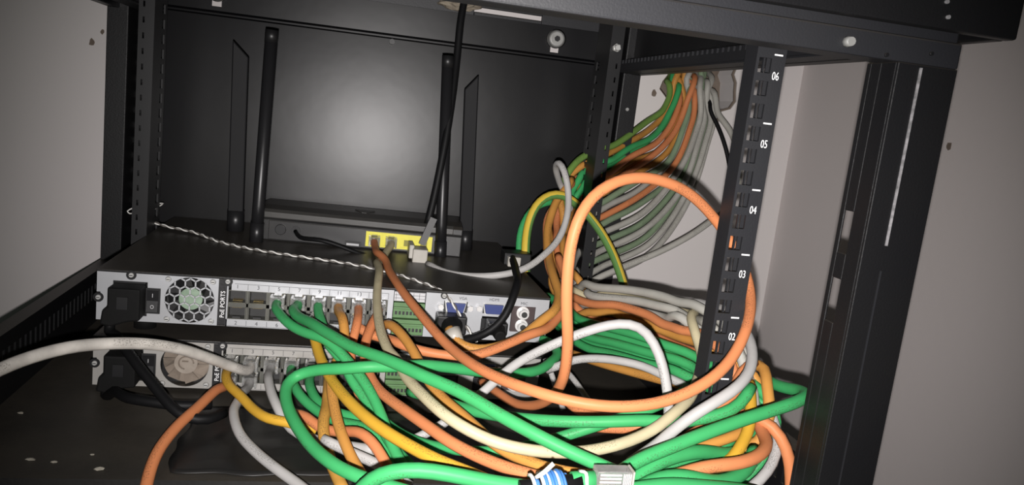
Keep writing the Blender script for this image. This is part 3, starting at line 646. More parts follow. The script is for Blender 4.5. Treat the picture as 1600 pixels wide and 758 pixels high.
def cable(name, label, m, pts, r=RC, group='network cables', cat='cable', start=None, end=None, n=10, plug_mat=None, step=0.006):
    """pts: (px, py, depth) points or Vectors; start / end: a socket point the plug sits in"""
    w_ = [p if isinstance(p, Vector) else P(*p) for p in pts]
    if start is not None: w_ = [start + Vector((0, -0.010, 0)), start + Vector((0, -0.020, -0.0015))] + w_
    if end is not None: w_ = w_ + [end + Vector((0, -0.020, -0.0015)), end + Vector((0, -0.010, 0))]
    o = obj(name, bpy.data.meshes.new(name)); tag(o, label, cat, group)
    PENDING.append([o, spline(w_, 0.006), r, n, m, start is not None, end is not None])
    if start is not None: plug(o, start + Vector((0, -0.002, 0)), (0, 1, 0), material=plug_mat)
    if end is not None: plug(o, end + Vector((0, -0.002, 0)), (0, 1, 0), material=plug_mat)
    return o
NC = 'network_cable'
# -- the big orange loop from the router
cable(NC, 'orange cable from first yellow router port making the big front loop round the numbered rail', 'orange',
      [(592, 398, .765), (612, 430, .69), (630, 457, .64), (652, 485, .60), (700, 540, .535), (760, 582, .475), (830, 610, .44), (900, 629, .425), (970, 636, .42), (1040, 627, .42), (1100, 600, .425), (1140, 565, .435), (1166, 515, .452), (1173, 465, .478), (1163, 420, .498), (1142, 378, .505), (1112, 336, .50), (1078, 303, .49), (1042, 285, .48), (1000, 277, .47), (962, 284, .462), (925, 308, .455), (901, 348, .45), (889, 400, .45), (885, 470, .452), (887, 535, .46), (881, 588, .475), (866, 616, .50), (842, 632, .53), (808, 632, .565), (775, 612, .60), (752, 596, .635)], start=router_port(0), r=.0037)
cable(NC, 'cream cable from second yellow router port hanging in a long low curve across the front', 'cream',
      [(598, 398, .772), (592, 430, .685), (589, 475, .625), (598, 528, .565), (625, 577, .515), (660, 617, .47), (705, 656, .44), (765, 688, .43), (830, 704, .425), (900, 707, .425), (970, 694, .43), (1030, 667, .44), (1072, 632, .455), (1091, 590, .485), (1098, 548, .515), (1092, 516, .54), (1066, 494, .57), (1020, 478, .61), (960, 468, .66), (905, 463, .71), (880, 445, .76)], start=router_port(1), r=.0037)
gp = router_port(3)
g_ = cable(NC, 'grey cable from last yellow router port curving up beside the rear rail', 'greyw',
      [(668, 412, .77), (690, 424, .75), (725, 431, .735), (780, 430, .725), (830, 415, .73), (868, 382, .74), (886, 340, .75), (888, 300, .76), (882, 268, .765), (874, 253, .772), (868, 258, .785), (871, 275, .80), (884, 300, .82), (888, 340, .83)], r=.0034)
pl_ = MB(); a_ = P(655, 401, .785)
pl_.box(-0.0075, 0.0075, -0.010, 0.010, -0.011, 0.009); pl_.box(-0.004, 0.006, -0.012, -0.004, -0.016, -0.008); pl_.box(-0.011, -0.006, -0.004, 0.022, -0.002, 0.012)
o = pl_.build('plug', M['milky'], g_, a_, bev=0.001)
pt_ = MB(); pt_.box(-0.0035, 0.0035, -0.0015, 0.0015, 0.0, 0.03); o = pt_.build('cable_tie_tail', M['tie'], g_, P(659, 382, .785)); o.rotation_euler = (0.05, 0.32, 0)
# -- white cables
cable(NC, 'white cable arching in front of the green bundle and dropping behind the lowest green strands', 'greyw',
      [(640, 690, .53), (690, 664, .53), (752, 615, .53), (800, 573, .52), (850, 545, .505), (905, 522, .495), (950, 508, .49), (985, 505, .485), (1012, 519, .475), (1031, 556, .465), (1041, 600, .46), (1045, 645, .46), (1040, 680, .465), (1022, 710, .47)], r=.0034)
cable(NC, 'white cable looping round the right of the numbered rail below the 02 mark', 'greyw',
      [(890, 456, .74), (960, 458, .68), (1040, 468, .61), (1110, 484, .54), (1150, 503, .50), (1170, 527, .475), (1176, 556, .455), (1170, 584, .44), (1153, 605, .43), (1128, 622, .425), (1088, 646, .425), (1052, 672, .43), (1020, 700, .44), (985, 722, .455)], r=.0037)
cable(NC, 'grey-white cable running level under the green bundle towards the numbered rail', 'greyw', [(860, 570, .60), (895, 562, .59), (935, 560, .58), (980, 566, .565), (1030, 579, .55), (1075, 594, .53), (1115, 606, .51), (1152, 614, .492)], r=.0034)
cable(NC, 'thick dirty white cable sweeping in from the left edge over the lower recorder', 'dirty_white',
      [(-420, 900, .40), (-250, 740, .42), (-60, 608, .48), (0, 577, .50), (45, 559, .515), (105, 543, .53), (165, 537, .545), (225, 537, .56), (280, 545, .58), (330, 561, .605)], end=port(2, 2, 0), r=.0042)
cable(NC, 'grey cable dropping from lower recorder to the floor at bottom left of the tangle', 'greyw',
      [(374, 618, .60), (365, 645, .572), (374, 678, .545), (400, 707, .523), (432, 733, .503), (470, 760, .483), (500, 785, .465)], start=port(2, 2, 1), r=.0036)
cable(NC, 'grey cable from third column of lower recorder passing beneath the green arc', 'greyw',
      [(419, 590, .61), (424, 615, .585), (437, 641, .565), (458, 666, .55), (485, 678, .54), (515, 690, .53), (550, 698, .52), (585, 703, .51)], start=port(2, 3, 0), r=.0036)
cable(NC, 'short white strand under the orange arch at the bottom of the tangle', 'greyw', [(505, 690, .512), (547, 705, .50), (575, 718, .492), (604, 733, .485), (640, 760, .475)], r=.0036)
cable(NC, 'white cable curling down at bottom right beside the orange drop', 'greyw', [(1180, 640, .47), (1203, 680, .455), (1213, 710, .445), (1200, 738, .44), (1174, 762, .435), (1140, 785, .43)], r=.0036)
cable(NC, 'grey strand leaning on the recorder end, below the hooked green cable', 'greyw', [(852, 560, .655), (862, 585, .65), (870, 610, .645), (880, 640, .64)], r=.0026)
cable(NC, 'grey strand slanting to the floor right of the orange upright', 'greyw', [(880, 575, .66), (896, 592, .645), (912, 615, .63), (930, 640, .61)], r=.0026)
# -- orange, amber and yellow
cable(NC, 'orange cable from first column of lower recorder hanging to the front edge at left', 'orange',
      [(342, 606, .625), (312, 634, .59), (275, 668, .555), (245, 708, .525), (230, 752, .50), (222, 800, .475)], start=port(2, 1, 1), r=.0040)
cable(NC, 'yellow cable from first column of lower recorder bending right', 'yellow',
      [(352, 590, .62), (364, 612, .60), (390, 636, .575), (420, 655, .555), (450, 664, .55), (490, 672, .545)], start=port(2, 1, 0), r=.0037)
cable(NC, 'orange arch low in the tangle, left of the yellow diagonal', 'orange',
      [(455, 650, .56), (480, 660, .548), (510, 671, .53), (541, 674, .52), (564, 676, .505), (582, 690, .495), (598, 710, .485), (614, 735, .475), (630, 765, .46)], r=.0037)
cable(NC, 'yellow diagonal cable crossing the whole green tangle to the lower middle', 'yellow',
      [(491, 520, .60), (497, 550, .575), (510, 580, .545), (530, 610, .515), (560, 642, .485), (597, 671, .46), (640, 697, .44), (682, 719, .425), (725, 736, .415), (770, 755, .41), (810, 775, .405)], start=port(1, 5, 1), r=.0039)
cable(NC, 'amber cable from port eleven of the upper recorder hanging straight to the bottom', 'amber',
      [(536, 500, .61), (538, 530, .595), (527, 565, .575), (518, 600, .555), (523, 640, .53), (535, 685, .505), (556, 728, .48), (580, 765, .46)], start=port(1, 6, 0), r=.0038)
cable(NC, 'taped brownish cable hanging beside the straight amber one', 'tape',
      [(514, 590, .60), (512, 620, .565), (509, 655, .54), (510, 695, .515), (521, 730, .495), (538, 770, .475)], start=port(2, 6, 0), r=.0042)
cable(NC, 'orange cable from port thirteen slipping behind the green diagonals', 'orange',
      [(558, 505, .615), (552, 530, .605), (547, 556, .59), (556, 600, .565), (572, 650, .545), (592, 700, .525)], start=port(1, 7, 0), r=.0036)
cable(NC, 'dull orange cable from port fifteen running diagonally to the blue wires', 'orange',
      [(578, 515, .615), (569, 545, .595), (576, 583, .565), (592, 610, .54), (625, 636, .51), (665, 664, .48), (705, 692, .455), (757, 718, .435), (806, 736, .42), (850, 748, .41), (905, 760, .40)], start=port(1, 8, 0), r=.0039)
cable(NC, 'yellow cable from port sixteen diving under the cream curve and turning amber', 'amber',
      [(606, 505, .615), (627, 522, .59), (647, 551, .565), (671, 598, .53), (697, 628, .505), (724, 650, .485), (752, 676, .465), (780, 700, .45), (820, 719, .435), (862, 734, .42), (905, 742, .41), (950, 748, .41)], start=port(1, 8, 1), r=.0038)
cable(NC, 'thick orange cable lying along the gap between the two recorders', 'orange',
      [(600, 522, .635), (618, 535, .615), (645, 545, .605), (700, 556, .60), (745, 556, .60), (775, 545, .605), (815, 528, .615), (850, 508, .63), (880, 480, .66), (885, 440, .70), (872, 400, .74)], start=port(1, 8, 1) + Vector((-0.0165, 0, 0)), r=.0040)
# -- green
cable(NC, 'green diagonal cable from upper recorder down to the loose clear plug', 'green',
      [(457, 482, .632), (464, 496, .612), (486, 509, .585), (512, 521, .56), (551, 543, .53), (591, 557, .505), (630, 573, .485), (662, 588, .47), (717, 611, .45), (775, 645, .43), (833, 677, .415), (888, 705, .405), (935, 726, .40), (985, 752, .398)], start=port(1, 4, 0), r=.0041)
cable(NC, 'green cable from fifth port of upper recorder dropping steeply to the lower tangle', 'green',
      [(431, 482, .634), (445, 500, .612), (472, 514, .592), (507, 528, .572), (538, 558, .555), (570, 598, .535), (592, 640, .515), (603, 668, .50), (610, 695, .49), (624, 730, .475)], start=port(1, 3, 0), r=.0038)
cable(NC, 'green cable from ninth port running close below the steep green one', 'green',
      [(500, 498, .625), (506, 525, .60), (522, 556, .58), (548, 594, .56), (582, 640, .54), (605, 690, .515), (640, 728, .49)], start=port(1, 5, 0), r=.0038)
cable(NC, 'green cable hooked behind the orange upright, arching back left and down the tangle', 'green',
      [(846, 530, .645), (866, 538, .635), (872, 553, .62), (862, 569, .60), (838, 580, .58), (800, 584, .565), (750, 581, .55), (700, 574, .54), (630, 569, .525), (580, 572, .52), (535, 577, .525), (490, 580, .54), (462, 586, .545), (447, 603, .535), (449, 635, .51), (464, 666, .485), (483, 693, .465), (509, 717, .445), (540, 737, .43), (580, 752, .42), (640, 770, .41)], r=.0041)
cable(NC, 'green cable from fourth column of lower recorder curving right under the amber drop', 'green',
      [(456, 595, .615), (470, 620, .59), (498, 644, .57), (533, 661, .55), (564, 665, .54), (586, 677, .53), (607, 706, .515), (632, 735, .495)], start=port(2, 4, 0), r=.0038)
cable(NC, 'green cable from fifth column of lower recorder joining the green curve below', 'green',
      [(483, 600, .615), (495, 626, .59), (515, 641, .575), (545, 650, .56), (580, 660, .55)], start=port(2, 5, 0), r=.0038)
cable(NC, 'bright green cable bulging at bottom centre in front of the rest', 'green',
      [(545, 790, .40), (570, 757, .395), (596, 741, .39), (632, 734, .388), (676, 736, .386), (722, 745, .384), (785, 757, .382), (850, 765, .38)], r=.0043)
cable(NC, 'green cable level behind the orange loop, reaching right to the white loop', 'green',
      [(640, 612, .56), (690, 626, .53), (714, 635, .515), (757, 646, .495), (821, 655, .475), (890, 659, .462), (950, 659, .455), (1026, 656, .45), (1084, 655, .446), (1127, 646, .444), (1155, 632, .446), (1170, 605, .455)], r=.0040)
cable(NC, 'green cable sagging behind the cream curve and rising to the right', 'green',
      [(590, 655, .545), (631, 681, .525), (665, 695, .51), (720, 704, .495), (780, 706, .485), (840, 693, .478), (890, 679, .474), (950, 660, .472), (1018, 638, .475), (1070, 612, .49)], r=.0038)
cable(NC, 'green cable from the loose plug running right and doubling back at the front post', 'green',
      [(960, 745, .405), (985, 728, .41), (1055, 696, .415), (1113, 673, .42), (1170, 653, .425), (1213, 639, .43), (1248, 627, .435), (1262, 618, .442), (1252, 611, .455), (1222, 606, .475), (1185, 600, .50), (1150, 590, .53)], r=.0042)
cable(NC, 'green cable bowing at lower right beneath the orange bend', 'green', [(950, 765, .405), (985, 750, .41), (1045, 716, .42), (1095, 706, .43), (1130, 714, .44), (1150, 700, .45)], r=.0046)
cable(NC, 'green cable along the bottom edge right of the loose plug', 'green', [(985, 765, .40), (1030, 748, .402), (1085, 745, .405), (1135, 748, .41), (1165, 735, .42), (1178, 700, .44)], r=.0046)
cable(NC, 'green cable resting on the bottom edge under the loose plug', 'green', [(900, 790, .39), (960, 768, .39), (1020, 758, .392), (1080, 757, .395), (1140, 762, .40), (1180, 770, .405)], r=.0042)
cable(NC, 'green cable between the loose plug and the lowest green bow', 'green', [(968, 756, .42), (1010, 738, .425), (1060, 726, .432), (1110, 718, .44), (1140, 700, .45), (1165, 660, .465)], r=.0042)
# -- right-hand turns
cable(NC, 'orange bend at lower right pointing left towards the loose plug', 'orange', [(1010, 750, .415), (1052, 744, .412), (1098, 738, .41), (1141, 730, .412), (1179, 717, .418), (1197, 700, .43), (1199, 682, .445), (1190, 662, .46), (1172, 630, .48), (1150, 600, .50)], r=.0042)
cable(NC, 'orange cable dropping off the bottom edge beside the front post', 'orange', [(1150, 625, .49), (1172, 645, .47), (1192, 662, .455), (1217, 686, .445), (1231, 715, .44), (1235, 745, .438), (1236, 790, .435)], r=.0040)
cable(NC, 'yellow bend nested inside the orange one at lower right', 'yellow', [(1060, 735, .43), (1110, 730, .432), (1138, 716, .434), (1158, 693, .44), (1171, 671, .45), (1176, 640, .462), (1168, 610, .48)], r=.0040)
cable(NC, 'amber bend behind the yellow one at lower right', 'amber', [(1085, 722, .45), (1130, 715, .452), (1165, 697, .455), (1183, 670, .462), (1184, 632, .47), (1176, 605, .48), (1160, 580, .50), (1120, 560, .52)], r=.0040)
cable(NC, 'amber strand running under the long green one at lower right', 'amber', [(1000, 738, .43), (1030, 722, .435), (1070, 706, .44), (1105, 698, .445), (1147, 684, .45), (1175, 662, .46)], r=.0036)
cable(NC, 'orange strand rising between white loop and green level cable', 'orange', [(1040, 705, .455), (1072, 684, .452), (1118, 658, .455), (1140, 630, .46), (1160, 600, .475), (1165, 575, .49)], r=.0038)
cable(NC, 'pale orange strand crossing the foot of the numbered rail', 'orange', [(930, 668, .50), (985, 670, .485), (1040, 664, .475), (1090, 650, .455), (1125, 634, .45), (1152, 617, .455), (1168, 590, .47)], r=.0036)
cable(NC, 'orange stub under the front loop right of the upright', 'orange', [(880, 620, .56), (900, 640, .54), (935, 652, .525), (975, 655, .51)], r=.0036)

# -- the harness: from the wall hole, past the rear rail, forward and round the numbered rail
ends = ['upper edge of', 'second from the top of', 'third from the top of', 'fourth from the top of', 'fifth from the top of', 'sixth from the top of', 'seventh from the top of', 'eighth from the top of', 'ninth from the top of', 'tenth from the top of', 'eleventh from the top of', 'twelfth from the top of', 'thirteenth from the top of', 'fourteenth from the top of', 'fifteenth from the top of', 'sixteenth from the top of', 'seventeenth from the top of', 'lowest of']
fan = [('olive', 240), ('amber', 250), ('green', 258), ('green', 268), ('orange', 272), ('amber', 282), ('orange', 292), ('amber', 302), ('sage', 314), ('oldwhite', 328), ('orange', 338), ('sage', 350), ('oldwhite', 366), ('sage', 380), ('oldwhite', 392), ('sage', 404), ('oldwhite', 418), ('oldwhite', 433)]
band = {4: ('o', 479), 5: ('o', 485), 6: ('o', 491), 7: ('o', 497), 9: ('w', 460), 12: ('w', 465), 14: ('w', 471), 16: ('w', 456)}
cname = {'sage': 'dull green', 'green': 'green', 'amber': 'amber', 'orange': 'orange', 'oldwhite': 'grey-white', 'olive': 'olive green'}
for i, (m, yl) in enumerate(fan):
    f = i / (len(fan) - 1); rx = random.uniform(-3, 3)
    pts = [(1058 + 30 * f + rx, 110, 1.0), (1064 + 28 * f + rx, 130, .966)]
    pts += [(1048 + 60 * f, 165 + 22 * f, .945 + .012 * (i % 2)), (1012 + 88 * f - 18 * f * f, 195 + 98 * f + 6 * (i % 3 - 1), .925 + .014 * (i % 2)), (978 + 42 * f, yl - 25 - 15 * f, .895 + .012 * (i % 2)), (938, yl, .868)]
    if i in band:
        kind, yb_ = band[i]
        j = (i * 7) % 5
        if i < 8:
            bxx = (856 + 8 * (i - 4)) if m in ('orange', 'amber') else 882 + 3 * (i % 4); dd = 0 if m in ('orange', 'amber') else .02
            pts += [(905, yl + 8, .855), (886, yl + 26, .842 - .003 * j + dd), (bxx, yl + 65, .825 - .004 * j + dd), (bxx - 2, 375, .80 - .004 * j + dd), (bxx + 4, 425, .765 - .004 * j + dd), (890 + (i - 4), 462, .725)]
        else:
            pts += [(912, yl + 18, .845), (896, min(yl + 45, 452), .80), (890, 462, .745)]
        if kind == 'w': tail = [(925, yb_ + 4, .685), (985, yb_ + 9, .635), (1045, yb_ + 22, .585), (1092, yb_ + 40, .545), (1130, yb_ + 66, .515)]
        elif kind == 'o': tail = [(915, yb_, .69), (985, yb_ + 10, .63), (1050, yb_ + 36, .572), (1100, yb_ + 56, .53), (1150, 588 + (i % 4) * 6, .495)]
        else: tail = [(905, yb_ - 22, .68), (940, yb_ - 8, .645), (1000, yb_ + 9, .60), (1060, yb_ + 28, .55), (1105, yb_ + 44, .515), (1150, 600 + (i % 4) * 6, .49)]
        pts += tail
        e1, e2 = (i % 4), (i // 4) % 4
        pts += [(1174 + 5 * e1, 626 + 7 * e2, .478 + .009 * e2), (1172 + 7 * e1, 668 + 6 * e2, .474 + .010 * e2), (1140 + 5 * e1, 708 + 9 * e1, .472 + .010 * e2), (1080, 742 + 13 * e1, .466 + .010 * e2), (1000, 772 + 14 * e1, .458 + .011 * e2), (940, 800 + 14 * e1, .455 + .011 * e2)]
    else:
        pts += [(905, yl + 14, .85), (888, min(yl + 50, 440), .838), (884, 452, .82)]
    cable(NC, cname[m] + ' cable ' + ends[i] + ' the bundle fanning from the wall hole', m, pts, r=.0039, group='harness from the wall hole', n=8, step=.009)
for k, (dy, dd, lab) in enumerate(((0, 0, 'top strand of the bright green layer between the white arch and the numbered rail'), (11, .012, 'second strand of the bright green layer under the white arch'), (22, 0, 'third strand of the bright green layer under the white arch'), (32, .012, 'fourth strand of the bright green layer under the white arch'), (40, -.004, 'lowest strand of the bright green layer, just above the level grey cable'))):
    cable(NC, lab, 'green', [(862, 470 + dy * .5, .745), (885, 488 + dy * .7, .69), (915, 503 + dy, .648 + dd), (960, 514 + dy, .61 + dd), (1015, 530 + dy, .57 + dd), (1062, 550 + dy * .8, .54 + dd), (1105, 572 + dy * .5, .52 + dd * .5), (1148, 594 + dy * .3, .495), (1176 + 6 * k, 634 + 3 * k, .470 + .006 * (k % 3)), (1176 + 7 * k, 674 + 5 * k, .462 + .007 * (k % 3)), (1142 + 5 * k, 716 + 9 * k, .460 + .008 * (k % 3)), (1080, 752 + 12 * k, .456 + .008 * (k % 3)), (1000, 785 + 13 * k, .45 + .008 * (k % 3))], r=.0038, group='green layer of the harness', n=8)
cable(NC, 'amber strand sagging lowest under the green layer behind the level grey cable', 'amber', [(880, 548, .69), (915, 560, .65), (950, 571, .62), (990, 582, .59), (1035, 594, .56), (1085, 606, .53), (1130, 616, .505)], r=.0038)
cable(NC, 'grey cable swinging wide of the bundle, crossing below it to the rear rail', 'oldwhite',
      [(1088, 122, .99), (1100, 145, .96), (1118, 176, .94), (1140, 203, .92), (1153, 240, .90), (1154, 290, .885), (1138, 325, .875), (1113, 344, .87), (1082, 366, .865), (1034, 392, .86), (974, 417, .855), (930, 436, .85), (900, 452, .84)], r=.0038, group='harness from the wall hole')
cable('signal_wire', 'thin black wire hanging from the wall hole left of the numbered rail', 'blackwire', [(1085, 125, .99), (1104, 160, .95), (1122, 198, .93), (1136, 240, .915), (1143, 290, .905), (1142, 340, .90), (1135, 400, .895)], r=.0026, group=None)
cable('earth_wire', 'green and yellow striped earth wire looped through the rear rail', 'earth',
      [(822, 425, .77), (821, 392, .775), (825, 353, .785), (837, 322, .79), (858, 306, .795), (884, 309, .80), (910, 327, .80), (936, 358, .79), (958, 398, .775), (976, 450, .755), (984, 485, .735)], r=.0046, group=None)
cable(NC, 'green cable peeping out behind the earth wire loop', 'green', [(812, 405, .80), (811, 380, .805), (818, 348, .815), (838, 322, .82), (870, 315, .825)], r=.0040)

# ================================================================== wires and leads
def settle(rounds=220):                       # lay the cables beside one another: push touching strands apart, keep plugs where they sit
    from mathutils import kdtree
    own = [ci for ci, c in enumerate(PENDING) for _ in c[1]]
    pin = []
    for o, pts, r, n, m, s0, e0 in PENDING:
        L = len(pts); pin += [(s0 and i < 4) or (e0 and i > L - 5) for i in range(L)]
    pos = [p.copy() for c in PENDING for p in c[1]]
    N = len(pos); rmax = max(c[2] for c in PENDING)
    for it in range(rounds):
        kd = kdtree.KDTree(N)
        for i, p in enumerate(pos): kd.insert(p, i)
        kd.balance(); mv = [Vector((0, 0, 0)) for _ in range(N)]; hit = 0
        for i, p in enumerate(pos):
            ci = own[i]; ri = PENDING[ci][2]
            if pin[i]: continue
            for q, j, d in kd.find_range(p, ri + rmax + 0.0012):
                cj = own[j]
                if cj == ci: continue
                gap = ri + PENDING[cj][2] + 0.0011 - d
                if gap <= 0: continue
                hit += 1; v = (p - q) if d > 1e-5 else Vector((0, 1 if ci > cj else -1, 0))
                w0 = v.normalized() * (gap * (0.9 if pin[j] else 0.45))
                if w0.length > mv[i].length: mv[i] = w0
        k = 0
        for c in PENDING:                    # spread each push along its strand so that no kink appears
            L = len(c[1]); a = mv[k:k + L]
            for _ in range(2): a = [(a[max(i - 1, 0)] + a[i] * 2 + a[min(i + 1, L - 1)]) / 4 for i in range(L)]
            for i in range(L):
                if not pin[k + i]: pos[k + i] += a[i] * 1.5
            k += L
        if not hit: break
    k = 0
    for c in PENDING:
        L = len(c[1]); a = pos[k:k + L]; k += L
        for _ in range(2): a = [a[0]] + [(a[i - 1] + a[i] * 2 + a[i + 1]) / 4 for i in range(1, L - 1)] + [a[-1]]
        mb = MB(); mb.tube(a, c[2], c[3]); old = c[0].data; c[0].data = mb.mesh('sheath', M[c[4]]); bpy.data.meshes.remove(old)

def twisted(name, label, pts, r, pitch, rad, mats, group=None, cat='wire'):
    c = spline([p if isinstance(p, Vector) else P(*p) for p in pts], pitch / 10)
    e = empty(name, c[0]); tag(e, label, cat, group)
    T = [(c[min(i + 1, len(c) - 1)] - c[max(i - 1, 0)]).normalized() for i in range(len(c))]
    for k, m in enumerate(mats):
        u = T[0].orthogonal().normalized(); L = 0; q = []
        for i, p in enumerate(c):
            if i: L += (p - c[i - 1]).length
            u = (u - T[i] * u.dot(T[i])).normalized(); w_ = T[i].cross(u); a = 2 * math.pi * (L / pitch + k / len(mats))
            q.append(p - c[0] + u * (rad * math.cos(a)) + w_ * (rad * math.sin(a)))
        mb = MB(); mb.tube(q, r, 6); mb.build('core', M[m], e)
    return e
zt = 0.1035
def onz(px, py, z):
    v = RW @ Vector(((px - 800) / F, (py - 379) / F, 1)); v *= (z - CAMH) / v.z; return Vector((v.x, v.y, z))
tw = twisted('twisted_wire', 'white and grey twisted pair lying across the upper recorder top', [(232, 345, .845), (262, 354, .84), (300, 362, .83), (345, 378, .80), onz(400, 390, zt), onz(470, 401, zt), onz(540, 411, zt), onz(600, 423, zt), onz(650, 438, zt), (690, 455, .665), (708, 475, .652), (722, 500, .645), (745, 535, .635)], .0008, .0155, .0008, ['wire_white', 'wire_grey'])
for q in ([(224, 354, .84), (225, 342, .84), (226, 336, .84), (214, 331, .845), (203, 334, .85), (199, 330, .85), (208, 325, .85)], [(226, 336, .84), (236, 330, .85), (246, 324, .86), (255, 318, .865), (240, 319, .865), (232, 321, .86)], [(224, 345, .84), (235, 345, .845)]):
    mb = MB(); mb.tube(spline([P(*p) - tw.location for p in q], .003), .0007, 6); mb.build('frayed_end', M['wire_white'], tw)
cable('antenna_lead', 'black lead hanging from the lid slot down past the right antenna', 'blackwire', [(728, -10, .86), (720, 30, .85), (714, 90, .84), (707, 150, .825), (697, 215, .812), (688, 262, .806), (678, 310, .802), (668, 350, .798)], r=.0040, group=None)
cable('router_power_lead', 'thin black power lead from the router jack trailing right', 'blackwire', [rt_m @ Vector((-0.061, -0.004, .0125)), rt_m @ Vector((-0.055, -0.016, .008)), (500, 375, .80), (530, 384, .80), (560, 396, .80), (600, 404, .81), (640, 408, .81), (670, 408, .80)], r=.0022, group=None)
cable('screen_lead', 'black lead dropping over the upper recorder into its lower socket', 'blackwire', [(800, 402, .76), (806, 425, .70), (808, 445, .65), (800, 470, .638), (790, 493, .635), (775, 510, .634), (757, 522, .634), (735, 530, .63), (712, 533, .625)], r=.0036, group=None)
for (px, py, lab, w2, h2) in ((702, 500, 'large round black connector plugged in below the left blue socket', .013, .010), (772, 506, 'small black connector plugged in below the right blue socket', .009, .007)):
    c_ = P(px, py, .66); cn = empty('black_connector', (c_.x, .645, c_.z)); tag(cn, lab, 'connector')
    k = MB(); k.box(-w2, w2, -.004, .0135, -h2 * .8, h2 * .8); k.build('shell', M['plastic'], cn, bev=.0015)
    k = MB(); k.cyl((0, -.018, -.002), (0, -.004, 0), h2 * .7, h2 * .95, n=18); k.build('boot', M['rubber'], cn, bev=.001)
o = cable(NC, 'amber cable from the round black connector rising right to the orange uprights', 'amber', [(702, 514, .628), (710, 530, .622), (722, 541, .615), (748, 547, .612), (792, 538, .615), (836, 516, .625), (864, 494, .64), (874, 465, .665), (864, 430, .70), (856, 395, .745), (857, 350, .78), (872, 310, .80), (892, 280, .82)], r=.0042)
k = MB(); k.cyl(P(706, 517, .627), P(714, 535, .62), .0075, .006, n=14); k.build('boot', M['milky'], o)
ic = empty('inline_adapter', P(806, 404, .765)); tag(ic, 'small black inline adapter with grey collar on the right of the upper recorder top', 'adapter')
k = MB(); k.box(-.014, .014, -.010, .012, -.006, .007); k.build('shell', M['plastic'], ic, bev=.0015)
k = MB(); k.box(-.011, .002, -.016, -.009, -.006, .004); k.build('collar', M['milky'], ic, bev=.001)
def power_cord(dev, label, pts):
    x0, z0 = N1 if dev == 1 else N2
    c_ = Vector((x0 + .0245, NY, z0 + NH - .0215)); e = empty('power_cord', (c_.x, NY - .03, c_.z)); tag(e, label, 'power cord', 'mains leads of the recorders')
    k = MB()
    k.prism([(-.0115, .0125), (.0125, .0125), (.0125, -.0135), (.004, -.0145), (-.0085, -.019), (-.0165, -.0175), (-.0150, -.006), (-.0115, -.003)], 'y', .010, .0305); k.build('plug', M['rubber'], e, bev=.0015)
    k = MB(); k.prism([(-.004, .006), (.004, .006), (.004, -.004), (-.004, -.004)], 'y', .0088, .0105); k.build('moulded_mark', M['plastic'], e)
    w_ = [Vector((-.010, .019, -.012)), Vector((-.0105, .016, -.024))] + [P(*p) - e.location for p in pts]
    k = MB(); k.tube(spline(w_, .006), .0040, 10); k.build('flex', M['blackwire'], e)
power_cord(1, 'black mains lead in the upper recorder inlet, plug hanging to the left', [(183, 528, .635), (200, 550, .618), (222, 580, .603), (248, 612, .59), (268, 636, .58), (292, 652, .575), (325, 655, .578), (350, 645, .592)])
power_cord(2, 'black mains lead in the lower recorder inlet above the rack floor', [(178, 612, .63), (200, 622, .607), (235, 628, .60), (285, 634, .598), (330, 632, .605)])

# loose clear plug on a stripped lead, with blue pairs wound round a black lead
lp = empty('loose_network_plug', P(955, 752, .372)); tag(lp, 'clear unplugged network plug lying on the green cables at the bottom', 'plug')
L0 = lp.location
def lq(px, py, d): return P(px, py, d) - L0
bx_ = MB(); bx_.box(-.0098, .0098, -.0045, .0045, -.0060, .0075); b1 = bx_.build('plug_body', M['clear'], lp, bev=.0006)
k = MB()
for j in range(4): k.box(-.0085, .0035, -.0056, -.0051, -.0005 + j * .0020, .0006 + j * .0020)
for j in range(5): k.box(.0045 + j * .001, .0051 + j * .001, -.0056, -.0051, -.001, .0068)
k.build('contact', M['chrome'], b1)
k = MB(); k.box(.0102, .0112, -.0045, .0045, -.0062, .0075); k.build('end_face', M['milky'], b1)
k = MB(); k.cyl((-.022, .001, -.001), (-.0095, .001, 0), .0052, n=14); k.build('sheath_end', M['green'], lp)
k = MB(); k.tube(spline([lq(905, 736, .372), lq(916, 740, .366), lq(917, 752, .365), lq(918, 775, .366)], .002), .0010, 6); k.build('white_core', M['wire_white'], lp)
bl = empty('twisted_blue_wires', P(850, 752, .372)); tag(bl, 'blue and white wire pairs coiled round a black lead at the bottom edge', 'wire')
B0 = bl.location
ax0, ax1 = P(812, 765, .372), P(908, 753, .372); dirv = (ax1 - ax0).normalized()
k = MB(); k.tube([ax0 - B0, (ax0 + ax1) / 2 - B0, ax1 - B0], .0048, 12); k.build('black_lead', M['blackwire'], bl)
u_ = dirv.orthogonal().normalized(); v2 = dirv.cross(u_)
for j, m in enumerate(('wire_white', 'wire_blue', 'wire_white', 'wire_blue', 'wire_blue')):
    q = [ax0 - B0 + dirv * (.006 + .0025 * j + .0105 * t / 40) + u_ * (.0068 + .0007 * (j % 2)) * math.cos(t * .34 + j * 1.2) + v2 * (.0068 + .0007 * (j % 2)) * math.sin(t * .34 + j * 1.2) for t in range(41)]
    k = MB(); k.tube(q, .0011, 6); k.build('coiled_core', M[m], bl)
k = MB(); k.tube(spline([P(838, 746, .362) - B0, P(850, 738, .360) - B0, P(865, 724, .360) - B0], .002), .0013, 6); k.build('loose_core', M['wire_white'], bl)

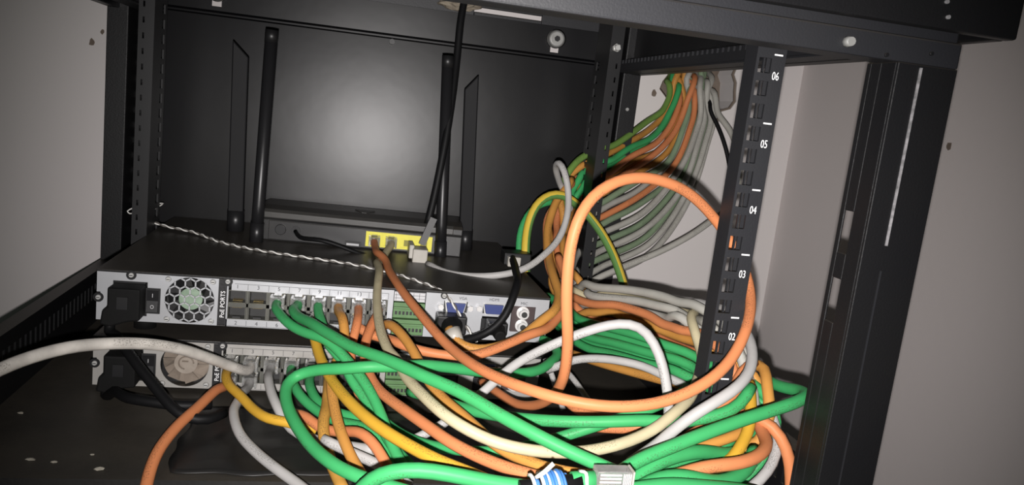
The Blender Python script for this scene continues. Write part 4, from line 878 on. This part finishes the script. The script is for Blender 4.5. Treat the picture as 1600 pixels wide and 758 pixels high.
# ================================================================== black film, crumbs, mortar
gx, gy = 36, 18
X0_, X1_, Y0_, Y1_ = -0.105, 0.12, 0.515, 0.630
sv = []
from mathutils import noise
for j in range(gy + 1):
    for i in range(gx + 1):
        x = X0_ + (X1_ - X0_) * i / gx; y = Y0_ + (Y1_ - Y0_) * j / gy
        e_ = min(i, gx - i, j * 1.5, (gy - j) * 1.5) / 5.0
        h = 0.0010 + 0.004 * min(1, e_) * abs(noise.noise(Vector((x * 14 + y * 9, y * 34, 1.7)))) + 0.0035 * min(1, e_) * abs(noise.noise(Vector((x * 50, y * 90, 4.2))))
        sv.append((x + 0.006 * noise.noise(Vector((y * 40, 3, i == 0))), y + 0.008 * noise.noise(Vector((x * 30, 7, 0))), h))
me = bpy.data.meshes.new('plastic_film'); me.from_pydata(sv, [], [(j * (gx + 1) + i, j * (gx + 1) + i + 1, (j + 1) * (gx + 1) + i + 1, (j + 1) * (gx + 1) + i) for j in range(gy) for i in range(gx)])
me.materials.append(M['sheet'])
for p in me.polygons: p.use_smooth = True
so = obj('plastic_film', me); tag(so, 'crumpled black plastic film lying on the rack floor under the cables', 'plastic film')
s_ = so.modifiers.new('thickness', 'SOLIDIFY'); s_.thickness = 0.0008; s_.offset = -1
for px, py, r, lab in ((32, 646, .0026, 'pale crumb on the rack floor below the vented bar at far left'), (48, 719, .0034, 'long pale crumb on the rack floor near the front left corner'), (85, 723, .0026, 'flat pale crumb right of the long one near the front left corner'),
                       (156, 734, .0038, 'largest pale crumb near the floor edge left of the hanging orange cable'), (144, 711, .0018, 'tiny pale crumb behind the largest crumb on the rack floor'), (357, 726, .0024, 'bright crumb on the floor between orange and grey hanging cables'), (340, 722, .0017, 'tiny crumb just left of the bright one between hanging cables')):
    p = onz(px, py, 0.0); bm = bmesh.new(); r *= 0.6; bmesh.ops.create_icosphere(bm, subdivisions=1, radius=r)
    for v in bm.verts: v.co = Vector((v.co.x * random.uniform(.8, 2.0), v.co.y * random.uniform(.7, 1.2), max(v.co.z * .6 * random.uniform(.6, 1.1), -r * .3)))
    me = bpy.data.meshes.new('plaster_crumb'); bm.to_mesh(me); bm.free(); me.materials.append(M['crumb'])
    o = obj('plaster_crumb', me, None, p + Vector((0, 0, r * .3))); tag(o, lab, 'crumb', 'plaster crumbs on the rack floor')
mo = bmesh.new(); bmesh.ops.create_icosphere(mo, subdivisions=3, radius=1.0)
for v in mo.verts:
    n_ = 1 + 0.45 * noise.noise(v.co * 2.2); v.co = Vector((v.co.x * .024 * n_, v.co.y * .012 * n_, v.co.z * .0085 * n_))
me = bpy.data.meshes.new('mortar_lump'); mo.to_mesh(me); mo.free(); me.materials.append(M['mortar'])
o = obj('mortar_lump', me, None, P(720, 6, .940)); tag(o, 'crumbly mortar lump stuck at the cable slot under the lid', 'mortar')
settle()
bpy.context.view_layer.update()
